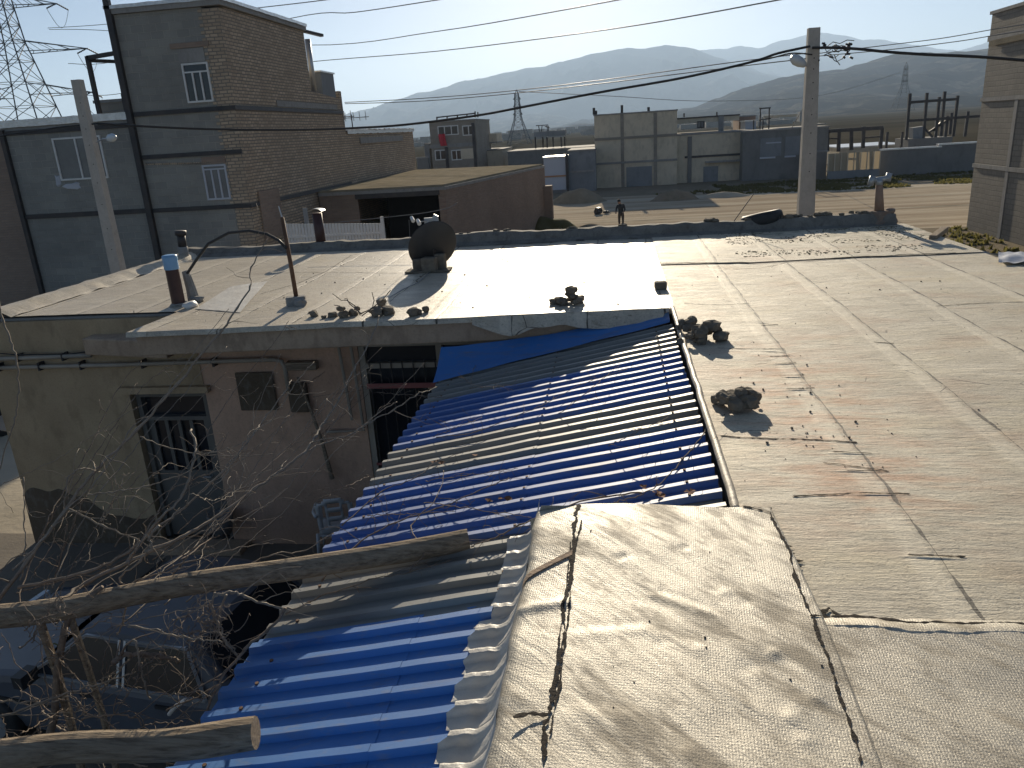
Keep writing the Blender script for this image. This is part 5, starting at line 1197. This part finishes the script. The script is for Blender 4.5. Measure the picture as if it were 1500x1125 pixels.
# ================================================================== garage, white gate, flower bed
gr = empty('garage', (-9, 35, 0), 'low brick garage with a muddy flat roof and a wide dark opening', 'garage')
gA, gB, gC, gD = (-11.55, 29.75), (-6.45, 29.7), (-3.78, 43.2), (-11.55, 45.5)
b = MB(); b.prism([gA, gB, gC, gD], 3.30, 3.42); b.build('roof_slab', M['concrete'], gr)
b = MB(); b.prism([(gA[0], gA[1]+.08), (gB[0]-.08, gB[1]+.08), (gC[0]-.1, gC[1]-.1), (gD[0], gD[1]-.1)], 3.42, 3.5); b.build('mud_roof', M['mudroof'], gr)
b = MB(); sideN = lambda t: (gB[0]+(gC[0]-gB[0])*t, gB[1]+(gC[1]-gB[1])*t)
p0, p1 = sideN(0), sideN(1); b.prism([(p0[0]-.28, p0[1]+.05), (p0[0]-.02, p0[1]+.05), (p1[0]-.02, p1[1]), (p1[0]-.28, p1[1])], 0, 3.3)
b.bb(-6.75, -6.47, 29.76, 29.9, 0, 3.3); b.bb(-11.55, -11.1, 29.8, 30.0, 0, 3.3); b.bb(-11.1, -10.0, 29.83, 30.0, 0, 3.3); b.bb(-11.5, -4, 43.0, 43.2, 0, 3.3)
b.build('brick_wall', M['redbrick'], gr)
b = MB(); b.prism([(p1[0]-.1, p1[1]-.4), (p1[0]+.35, p1[1]-.4), (p1[0]+.35, p1[1]+.3), (p1[0]-.1, p1[1]+.3)], 0, 2.35); b.build('brick_pier', M['redbrick'], gr)
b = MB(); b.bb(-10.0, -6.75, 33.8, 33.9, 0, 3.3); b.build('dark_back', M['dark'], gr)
b = MB(); b.bb(-10.05, -6.7, 29.7, 29.82, 3.12, 3.3); b.build('lintel_beam', M['steel'], gr)
gt = empty('white_gate', (-8.2, 22, 0), 'row of white painted iron bars, a yard gate behind the roof parapet', 'gate')
b = MB()
for i in range(31):
    x = -9.62+i*.094; b.bb(x-.037, x+.037, 21.98, 22.02, .6, 3.08-.004*i)
b.build('bars', M['white'], gt)
b = MB()
for z in (.7, 2.66): b.bb(-9.7, -6.75, 21.96, 22.04, z, z+.05)
b.bb(-9.75, -9.66, 21.95, 22.05, 0, 3.15); b.bb(-6.76, -6.68, 21.95, 22.05, 0, 3.15); b.build('frame', M['white'], gt)
b = MB(); b.bb(-9.75, -6.3, 21.8, 22.2, 0, .55); b.build('kerb', M['concrete'], gt)
b = MB(); b.bb(-9.1, -8.98, 22.06, 22.14, 0, 3.5); tag(b.build('yard_post', M['bluewall']), 'slim grey post standing behind the white gate bars', 'post')

# ================================================================== the house on the right edge
rh = empty('grey_house', (18.5, 28, 0), 'tall grey block house filling the right edge of the picture', 'house')
XR = 15.17
b = MB(); b.bb(XR, 24, 14, 36.3, -.3, 8.55); b.build('block_wall', M['rightblock'], rh)
b = MB()
for z in (5.25, 2.62): b.bb(XR-.05, XR-.004, 14, 36.35, z, z+.16)
b.bb(XR-.05, XR-.004, 14, 36.35, 7.55, 7.75)
b.build('ring_beam', M['concrete'], rh)
for y_, z_ in ((33.15, 5.24), (25, 7.5)):
    b = MB(); b.bb(XR-.04, XR-.003, y_, y_+.25, -.3, z_); b.build('tie_column', M['concrete'], rh)
b = MB(); b.bb(XR-.09, XR-.051, 14, 36.1, 7.35, 7.56); b.build('stone_ledge', M['mudroof'], rh)
b = MB(); b.bb(XR-.06, 24.1, 13.9, 36.4, 8.56, 8.68); b.build('roof_slab', M['concrete'], rh)

# ================================================================== far houses across the street
def house_box(name, lab, x0, x1, ytop, Y, depth, mat, cap='foil', base=0, cat='house', capt=.12):
    a = atY(x0, ytop, Y); c = atY(x1, ytop, Y); z = (a.z+c.z)/2
    o = empty(name, ((a.x+c.x)/2, Y+depth/2, 0), lab, cat)
    b = MB(); b.bb(a.x, c.x, Y, Y+depth, base, z-capt); b.build('wall', M[mat], o)
    b = MB(); b.bb(a.x-.06, c.x+.06, Y-.08, Y+depth+.06, z-capt+.003, z); b.build('roof', M[cap], o)
    return o, a.x, c.x, z
def wpx(o, x0, x1, y0, y1, Y, bars=(.5,), mat='white', glass='glass', fw=.09):
    a = atY(x0, y1, Y); c = atY(x1, y0, Y); return winf(a.x, c.x, a.z, c.z, Y-.004, bars, o, glass, None, mat, fw)
def bandpx(o, name, x0, x1, y, Y, h, mat, proud=.08):
    a = atY(x0, y, Y); c = atY(x1, y, Y); z = (atY((x0+x1)/2, y, Y)).z; b = MB(); b.bb(a.x, c.x, Y-proud, Y-.004, z-h/2, z+h/2); return b.build(name, M[mat], o)
def colpx(o, name, x, y0, y1, Y, wd_, mat, proud=.1):
    a = atY(x, y0, Y); c = atY(x, y1, Y); b = MB(); xx = (a.x+c.x)/2; b.bb(xx-wd_/2, xx+wd_/2, Y-proud, Y-.005, min(a.z, c.z), max(a.z, c.z)); return b.build(name, M[mat], o)
def spans(o, name, pts, Y, t, mat):
    if name in ('posts', 'beams', 'column_stub'):
        for (xa, ya, xb, yb) in pts: b = MB(); b.bar(atY(xa, ya, Y), atY(xb, yb, Y), t); b.build({'posts': 'post', 'beams': 'beam'}.get(name, name), M[mat], o)
        return
    b = MB()
    for (xa, ya, xb, yb) in pts: b.bar(atY(xa, ya, Y), atY(xb, yb, Y), t)
    return b.build(name, M[mat], o)

# two storey house with the red banner
Y1 = 78
hb, xa, xb, zt = house_box('brick_house', 'two storey pale house with a red banner hanging from its upper window', 628, 696, 176, Y1, 9, 'farbrick', 'concrete')
bandpx(hb, 'floor_band', 629, 697, 213, Y1, .35, 'concrete'); colpx(hb, 'column', 695, 180, 245, Y1, .3, 'steel'); colpx(hb, 'column', 655, 215, 247, Y1, .3, 'steel')
wpx(hb, 642, 671, 183, 199, Y1, (.33, .66)); wpx(hb, 678, 695, 183, 199, Y1); wpx(hb, 638, 653, 219, 235, Y1); wpx(hb, 662, 676, 219, 235, Y1); 
a = atY(676, 233, Y1); c = atY(694, 217, Y1); b = MB(); b.bb(a.x, c.x, Y1-.06, Y1-.005, a.z, c.z); b.build('cement_patch', M['cream'], hb)
spans(hb, 'roof_rail', [(640,172,696,166),(640,176,640,171),(655,175,655,170),(670,173,670,168),(684,172,684,167),(696,172,696,163),(700,172,700,164)], Y1, .12, 'steel')
a = atY(644, 214, Y1-.2); c = atY(652, 196, Y1-.2); b = MB(); b.grid(lambda u, v: (a.x+(c.x-a.x)*u+.15*v*v, Y1-.25-.1*math.sin(u*7), c.z+(a.z-c.z)*v), 10, 12); o = b.build('banner', M['red'], smooth=True); tag(o, 'red cloth banner hanging on the pale two storey house', 'banner'); s = o.modifiers.new('t', 'SOLIDIFY'); s.thickness = .03
house_box('lean_to', 'narrow blue grey lean-to on the left of the red banner house', 621, 628, 210, Y1+1, 6, 'bluewall', 'concrete', cat='annexe')
house_box('garden_wall', 'low dark wall between the brick house and the red banner house', 610, 627, 230, Y1-3, .6, 'dkwall', 'concrete', cat='wall')
h2, xa, xb, zt = house_box('low_house', 'low cream house right of the red banner house', 702, 736, 219, 84, 8, 'cream', 'concrete')
h2b, *_ = house_box('stair_tower', 'small cream stair tower on the low cream house', 712, 728, 208, 86, 4, 'cream', 'concrete', base=5.2, cat='tower')
# long low shed, canopy on posts, white panelled front
Y2 = 80
sh, *_ = house_box('long_shed', 'long low dark shed below the steel roof canopy', 743, 870, 218, Y2, 8, 'dkwall', 'concrete', cat='shed')
cn = empty('roof_canopy', atY(806, 215, Y2+2), 'small steel roof canopy on posts above the long dark shed', 'canopy')
b = MB(); a, c = atY(783, 200, Y2+1.5), atY(828, 198, Y2+1.5); b.bb(a.x, c.x, Y2+1, Y2+4, a.z-.05, a.z+.45); b.build('roof', M['bluewall'], cn)
for i, x in enumerate((784, 795, 801, 810, 822, 827)):
    a = atY(x, 200, Y2+1.5+(i % 2)*1.5); b = MB(); b.bb(a.x-.07, a.x+.07, a.y-.07, a.y+.07, 3.5, a.z-.04); b.build('post', M['steel'], cn)
spans(cn, 'aerial', [(791,198,789,184),(793,198,794,184),(785,184,803,183),(803,197,801,184),(798,185,805,187),(804,196,803,184)], Y2+2, .08, 'steel')
wp, *_ = house_box('panel_front', 'pale panelled shop front with an orange rail beside the brick garage', 796, 831, 229, 68, 3, 'panelwhite', 'white', cat='shop front')
bandpx(wp, 'orange_rail', 797, 831, 258, 68, .12, 'orange'); colpx(wp, 'post', 831, 225, 284, 68, .25, 'steel'); bandpx(wp, 'base_wall', 800, 831, 287, 68, 1.0, 'dkwall', .12)
dk, *_ = house_box('grey_wall_house', 'plain blue grey house wall between the panelled front and the big unfinished house', 832, 872, 219, 68.5, 7, 'bluewall', 'concrete')
bandpx(dk, 'floor_band', 832, 870, 251, 68.5, .15, 'concrete')
# big unfinished house
Y3 = 71
ub, xa, xb, zt = house_box('unfinished_house', 'big unfinished three storey house with bare column stubs on its roof', 870, 992, 164, Y3, 10, 'cream', 'concrete')
bandpx(ub, 'floor_band', 870, 992, 201, Y3, .22, 'farbrick'); bandpx(ub, 'floor_band', 872, 992, 237, Y3, .18, 'concrete')
colpx(ub, 'column', 912, 165, 300, Y3, .28, 'farbrick', .05); colpx(ub, 'column', 960, 165, 298, Y3, .28, 'farbrick', .05)
spans(ub, 'column_stub', [(870,168,870,158),(873,168,873,162),(911,166,911,154),(950,163,950,157)], Y3+.3, .22, 'steel')
a = atY(918, 288, Y3); c = atY(955, 243, Y3); b = MB(); b.bb(a.x, c.x, Y3-.05, Y3-.004, a.z, c.z); b.build('shutter', M['bluewall'], ub)
# cream two storey house with set back top floor
Y4 = 72
ch, *_ = house_box('cream_house', 'cream two storey house carrying a smaller set back top floor, mid far row', 990, 1090, 194, Y4, 9, 'cream', 'concrete')
bandpx(ch, 'floor_band', 1003, 1088, 228, Y4, .18, 'steel'); bandpx(ch, 'door_canopy', 1033, 1089, 236, Y4, .15, 'concrete', .5); colpx(ch, 'column', 1010, 200, 275, Y4, .35, 'dkwall'); colpx(ch, 'column', 1089, 195, 270, Y4, .25, 'steel')
a = atY(1030, 270, Y4); c = atY(1052, 243, Y4); b = MB(); b.bb(a.x, c.x, Y4-.05, Y4-.004, a.z, c.z); b.build('metal_door', M['bluewall'], ch)
ct, *_ = house_box('top_floor', 'set back cream top floor with one barred window on the cream house', 992, 1083, 170, Y4+3.5, 6, 'cream', 'steel', base=5, cat='house')
wpx(ct, 1021, 1032, 177, 188, Y4+3.5, (.5,), 'steel', 'paleglass'); a = atY(1052, 194, Y4+3.5); c = atY(1060, 170, Y4+3.5); b = MB(); b.bb(a.x, c.x, Y4+3.3, Y4+3.49, a.z, c.z); b.build('cement_patch', M['concrete'], ct)
spans(ct, 'column_stub', [(1002,172,1002,166),(1050,170,1050,164)], Y4+4, .12, 'steel')
bx, *_ = house_box('water_hut', 'small orange brown hut on the roofs behind the cream house', 1083, 1107, 169, Y4+8, 4, 'clay', 'concrete', base=4, cat='hut')
bw_, *_ = house_box('white_hut', 'little whitewashed hut on the dark house roof', 1092, 1108, 176, Y4+5, 3, 'panelwhite', 'foil', base=4, cat='hut')
# dark house with boarded windows
Y5 = 70.5
dh, *_ = house_box('dark_house', 'dark two storey house with two boarded window openings left of the concrete pole', 1089, 1214, 188, Y5, 9, 'dkwall', 'concrete')
for (x0, x1, y0, y1) in ((1113, 1145, 201, 230), (1149, 1172, 199, 228)):
    a = atY(x0, y1, Y5); c = atY(x1, y0, Y5); b = MB(); b.bb(a.x, c.x, Y5-.05, Y5-.004, a.z, c.z); b.build('window_board', M['bluewall'], dh)
    bandpx(dh, 'sill', x0, x0+(x1-x0)*.7, y1+1, Y5, .14, 'panelwhite', .14)
bandpx(dh, 'lintel', 1122, 1144, 209, Y5, .10, 'panelwhite', .06)
th, *_ = house_box('roof_hut', 'cream box hut on the roof of the dark house just left of the pole', 1131, 1168, 166, Y5+3, 4, 'cream', 'foil', base=5, cat='hut')
th2, *_ = house_box('roof_hut', 'cream box hut showing just right of the pole', 1193, 1209, 181, Y5+10, 4, 'cream', 'concrete', base=2, cat='hut')
fs_ = empty('water_tank_stand', atY(1119, 190, Y5+2), 'spindly steel stand on the roof left of the cream box hut', 'stand')
spans(fs_, 'frame', [(1113,190,1114,159),(1126,190,1127,159),(1112,159,1129,158),(1117,190,1118,176),(1112,176,1129,173),(1104,176,1104,190)], Y5+2, .10, 'steel')
# steel portal frames
pf = empty('portal_frame', atY(1245, 215, 72), 'low steel portal frame standing behind the tan sheet gate', 'steel frame')
spans(pf, 'posts', [(1212,193,1212,222),(1229,193,1228,222),(1247,190,1247,220),(1265,185,1264,217),(1292,187,1289,219),(1197,193,1197,214)], 72, .26, 'steel')
spans(pf, 'beam', [(1190,194,1215,192),(1214,192,1293,187)], 71.9, .30, 'steel'); spans(pf, 'braces', [(1214,203,1228,203),(1265,202,1290,200)], 72, .12, 'steel')
tf = empty('tall_steel_frame', atY(1365, 200, 76), 'tall bare steel frame with crossed braces before the right hillside', 'steel frame')
spans(tf, 'posts', [(1333,137,1327,205),(1358,136,1352,205),(1376,142,1370,202),(1384,134,1378,200),(1403,140,1396,200),(1388,170,1384,202),(1394,165,1391,197),(1418,163,1413,200)], 76, .22, 'steel')
spans(tf, 'beams', [(1333,150,1404,145),(1330,177,1436,170)], 75.9, .22, 'steel'); spans(tf, 'braces', [(1354,188,1366,201),(1360,194,1394,172),(1366,192,1380,178)], 76.1, .16, 'steel')
spans(tf, 'infill', [(1343,186,1343,204)], 76.4, 1.0, 'bluewall')
a, c = atY(1328, 207, 76), atY(1392, 203, 76); sl_ = empty('roof_slab', (a.x, 76, 0), 'dark unfinished floor slab at the foot of the tall steel frame', 'slab')
b = MB(); b.bb(a.x, c.x, 75.5, 79, a.z-.55, a.z+.2); b.build('slab', M['dkwall'], sl_)
for x in (1332, 1352, 1388):
    q = atY(x, 212, 76); b = MB(); b.bb(q.x-.12, q.x+.12, 75.7, 75.9, 0, a.z-.55); b.build('column', M['steel'], sl_)
# yard walls and tan gate
tg = empty('tan_sheet_gate', atY(1250, 240, 67), 'wide tan ribbed sheet metal gate in the dark yard wall', 'gate')
a, c = atY(1212, 254, 67), atY(1290, 219, 67); b = MB(); b.grid(lambda u, v: (a.x+(c.x-a.x)*u, 67.05, a.z+(c.z-.1-a.z)*v), 12, 4); b.build('leaf', M['tansheet'], tg)
b = MB()
for i in range(9): x = a.x+(c.x-a.x)*i/8; b.bb(x-.035, x+.035, 66.92, 67, a.z, c.z-.1)
b.build('ribs', M['cream'], tg)
b = MB(); b.bb(a.x, c.x, 66.85, 67.1, a.z-.45, a.z+.15); b.build('base', M['bluewall'], tg)
yw, *_ = house_box('yard_wall', 'dark yard wall with pale capping right of the tan gate', 1290, 1378, 216, 68, .5, 'dkwall', 'foil', cat='wall')
yw2, *_ = house_box('yard_wall', 'higher stretch of the dark yard wall next to the right house', 1377, 1460, 208, 68.2, .5, 'dkwall', 'foil', cat='wall')
yw3, *_ = house_box('yard_wall', 'short dark yard wall between the pole and the tan gate', 1186, 1212, 221, 68.2, .5, 'dkwall', 'concrete', cat='wall')
lr, *_ = house_box('low_roofs', 'low pale roofed sheds behind the dark yard wall', 1230, 1330, 213, 82, 8, 'cream', 'foil', cat='shed')
for x, Y_, lb in ((1300, 72, 'left'), (1322, 72, 'right')):
    a = atY(x, 193, Y_); b = MB(); b.bb(a.x-.09, a.x+.09, Y_-.09, Y_+.09, 0, a.z); tag(b.build('yard_post', M['steel']), 'lone steel post behind the yard wall, the %s of two' % lb, 'post')

# the town in the distance: one mass of tiny houses on the plain
b = MB(); rr = random.Random(17)
for i in range(520):
    Y_ = rr.uniform(420, 2000); ang = rr.uniform(-.36, .22); x = Y_*math.tan(ang)
    s = rr.uniform(5, 12); b.bb(x, x+s, Y_, Y_+rr.uniform(5, 10), 0, rr.choice([3, 3, 4, 6])*rr.uniform(.9, 1.1))
tag(b.build('distant_town', M['farbrick']), 'mass of tiny distant houses on the plain below the hills', 'town', kind='stuff')

# rubble and earth mounds, grass
def mound(name, c, sz, mat, seed, label, cat='mound'):
    b = MB()
    def fn(u, v):
        a = u*2*math.pi; r = v; k = (1+.35*mnoise.noise(Vector((math.cos(a)*1.2, math.sin(a)*1.2, seed))))
        x, y = math.cos(a)*r*sz[0]*k, math.sin(a)*r*sz[1]*k
        return (c[0]+x, c[1]+y, sz[2]*(1-v*v)**1.3+.16*sz[2]*mnoise.noise(Vector((x*1.3, y*1.3, seed)))*(v < .95)-.03*v)
    b.grid(fn, 40, 12); tag(b.build(name, M[mat], smooth=True), label, cat)
q = atZ(985, 291, 0); mound('earth_mound', (q.x, 56.5, 0), (1.7, .9, .75), 'ground', 4, 'large earth mound in front of the unfinished house')
q = atZ(1068, 292, 0); mound('earth_mound', (q.x, 57, 0), (1.9, .8, .35), 'sand', 7, 'low pale sand mound in front of the cream house')
q = atZ(835, 318, 0); mound('grass_mound', (q.x-1.0, 42, 0), (2.0, 1.6, .8), 'grass', 9, 'grassy green hump at the corner of the brick garage')
q = atZ(865, 325, 0); mound('earth_mound', (q.x+.2, 40.5, 0), (1.4, .9, .5), 'ground', 14, 'small brown earth hump left of the standing man')
mound('rubble_pile', (atZ(850, 292, 0).x, 58, 0), (2.2, .9, 1.0), 'mudroof', 19, 'pale rubble pile at the foot of the blue grey house wall')
q = atZ(876, 314, 0); b = MB(); b.rock((q.x, q.y, .2), (.35, .25, .28), 6); b.rock((q.x+.5, q.y, .12), (.3, .1, .1), 9); tag(b.build('dark_bundle', M['steel']), 'dark bundle lying in the road left of the standing man', 'bundle')
b = MB(); rr = random.Random(31)
def tufts(n, xr, yf, hh):
    for i in range(n):
        x = rr.uniform(*xr); y = rr.uniform(*yf(x)); 
        if mnoise.noise(Vector((x*.35, y*.5, 3))) < -.12: continue
        h = hh*rr.uniform(.4, 1.2); 
        for k in range(3):
            a = rr.uniform(0, 6.28); w_ = .10*rr.uniform(.6, 1.3); dx, dy = math.cos(a)*w_, math.sin(a)*w_
            b.add([(x-dx, y-dy, 0), (x+dx, y+dy, 0), (x+dx*.4+rr.uniform(-.1, .1), y+dy*.4, h)], [(0, 1, 2)])
tufts(6500, (8, 32), lambda x: (57.8-.06*(x-8), 67.5), .16)
tufts(260, (-5.2, -2.6), lambda x: (40, 44), .3); tufts(420, (9.5, 15), lambda x: (30, 37), .18); tufts(300, (3, 10), lambda x: (60, 62), .2)
tag(b.build('grass_tufts', M['grass']), 'thin dry green grass on the verge and waste ground', 'grass', kind='stuff')
b = MB(); b.grid(lambda u, v: (9+23*u, 60.5-1.2*u+(5.5-1.6*u)*v, .008), 20, 6); tag(b.build('grass_verge', M['ground']), kind='structure')

# ================================================================== the man in the road
def person():
    ft = atZ(910, 335, 0); ft.z = 0
    root = empty('person', ft, 'person in dark jacket and trousers standing in the dirt road with head bent', 'person')
    J = {}; H = 1.0
    V = [  # x (picture right), y (away), z, radius
      ('pelvis', 0, 0, .80, .125), ('belly', -.01, 0, .95, .125), ('chest', -.02, -.01, 1.12, .15), ('neck0', -.05, -.03, 1.27, .085), ('neck', -.07, -.05, 1.33, .055), ('head', -.09, -.09, 1.42, .088), ('crown', -.10, -.11, 1.50, .07),
      ('shl', -.18, -.02, 1.23, .065), ('ell', -.25, -.08, .99, .048), ('wrl', -.27, -.26, .90, .036), ('hal', -.27, -.33, .88, .035),
      ('shr', .15, .0, 1.23, .065), ('elr', .21, .02, .98, .048), ('wrr', .14, -.18, .90, .036), ('har', .10, -.24, .88, .035),
      ('hpl', -.08, 0, .74, .095), ('knl', -.10, -.04, .42, .062), ('anl', -.08, .02, .08, .045), ('tol', -.11, -.12, .04, .04),
      ('hpr', .09, .01, .74, .095), ('knr', .10, -.01, .42, .062), ('anr', .09, .03, .08, .045), ('tor', .10, -.11, .04, .04)]
    E_ = [('pelvis', 'belly'), ('belly', 'chest'), ('chest', 'neck0'), ('neck0', 'neck'), ('neck', 'head'), ('head', 'crown'), ('chest', 'shl'), ('shl', 'ell'), ('ell', 'wrl'), ('wrl', 'hal'), ('chest', 'shr'), ('shr', 'elr'), ('elr', 'wrr'), ('wrr', 'har'), ('pelvis', 'hpl'), ('hpl', 'knl'), ('knl', 'anl'), ('anl', 'tol'), ('pelvis', 'hpr'), ('hpr', 'knr'), ('knr', 'anr'), ('anr', 'tor')]
    idx = {v[0]: i for i, v in enumerate(V)}; co = [(v[1], v[2], v[3]) for v in V]; rd = [v[4] for v in V]; ed = [(idx[a], idx[c]) for a, c in E_]
    for hand, dx in (('hal', 1), ('har', -1)):         # four fingers and a thumb, loosely curled
        hx, hy, hz = co[idx[hand]]
        for f in range(5):
            off = (f-1.5)*.018 if f < 4 else .04*dx; L = (.05, .06, .055, .045, .035)[f]; last = idx[hand]
            for s in (1, 2):
                co.append((hx+off*(1 if f < 4 else 1), hy-(.02+L*.55*s if f < 4 else .01*s), hz-.012*s*s-(0 if f < 4 else -.01*s))); rd.append(.010-.001*s); ed.append((last, len(co)-1)); last = len(co)-1
    me = bpy.data.meshes.new('body'); me.from_pydata(co, ed, []); o = bpy.data.objects.new('body', me); COL.objects.link(o)
    m = o.modifiers.new('skin', 'SKIN'); m.use_smooth_shade = True
    for v, r in zip(me.skin_vertices[0].data if me.skin_vertices else [], rd): v.radius = (r, r)
    if not me.skin_vertices:
        bm = bmesh.new(); bm.from_mesh(me); lay = bm.verts.layers.skin.verify()
        for v, r in zip(bm.verts, rd): v[lay].radius = (r, r)
        bm.verts.ensure_lookup_table(); bm.verts[0][lay].use_root = True; bm.to_mesh(me); bm.free()
    m2_ = o.modifiers.new('sub', 'SUBSURF'); m2_.levels = 2; m2_.render_levels = 2
    dg = bpy.context.evaluated_depsgraph_get(); dg.update(); nm = bpy.data.meshes.new_from_object(o.evaluated_get(dg)); bpy.data.objects.remove(o)
    nm.materials.clear()
    for k in ('skin', 'cloth', 'trouser', 'black'): nm.materials.append(M[k])
    for p in nm.polygons:
        c = p.center
        p.material_index = 0 if (c.z > 1.31 or (c.y < -.20 and .84 < c.z < .95)) else (1 if c.z > .79 else (2 if c.z > .11 else 3)); p.use_smooth = True
    nm.name = 'body'; o = bpy.data.objects.new('body', nm); COL.objects.link(o); o.parent = root
    hd = Vector((-.095, -.10, 1.45))+ft
    b = MB(); b.lathe([(.0, .085), (.055, .07), (.085, .03), (.092, -.02), (.08, -.055), (.06, -.06)], hd+Vector((0, .012, .02)), 14); b.build('hair', M['hair'], root, smooth=True)
    return root
person()

# ================================================================== air: pale haze round everything, the sky outside it
hz = MB(); hz.bb(-15000, 15000, -700, 14200, -2, 730); t = bpy.data.materials.new('haze'); t.use_nodes = True; tt = t.node_tree
tt.nodes.remove(tt.nodes['Principled BSDF']); pv = tt.nodes.new('ShaderNodeVolumePrincipled'); pv.inputs['Color'].default_value = (.52, .71, 1.0, 1); pv.inputs['Density'].default_value = 0.000145; pv.inputs['Anisotropy'].default_value = .30
tt.links.new(pv.outputs[0], tt.nodes['Material Output'].inputs['Volume'])
tag(hz.build('haze', t, origin=(0, 6000, 0)), 'pale blue haze fading the far mountains', 'haze', kind='stuff')
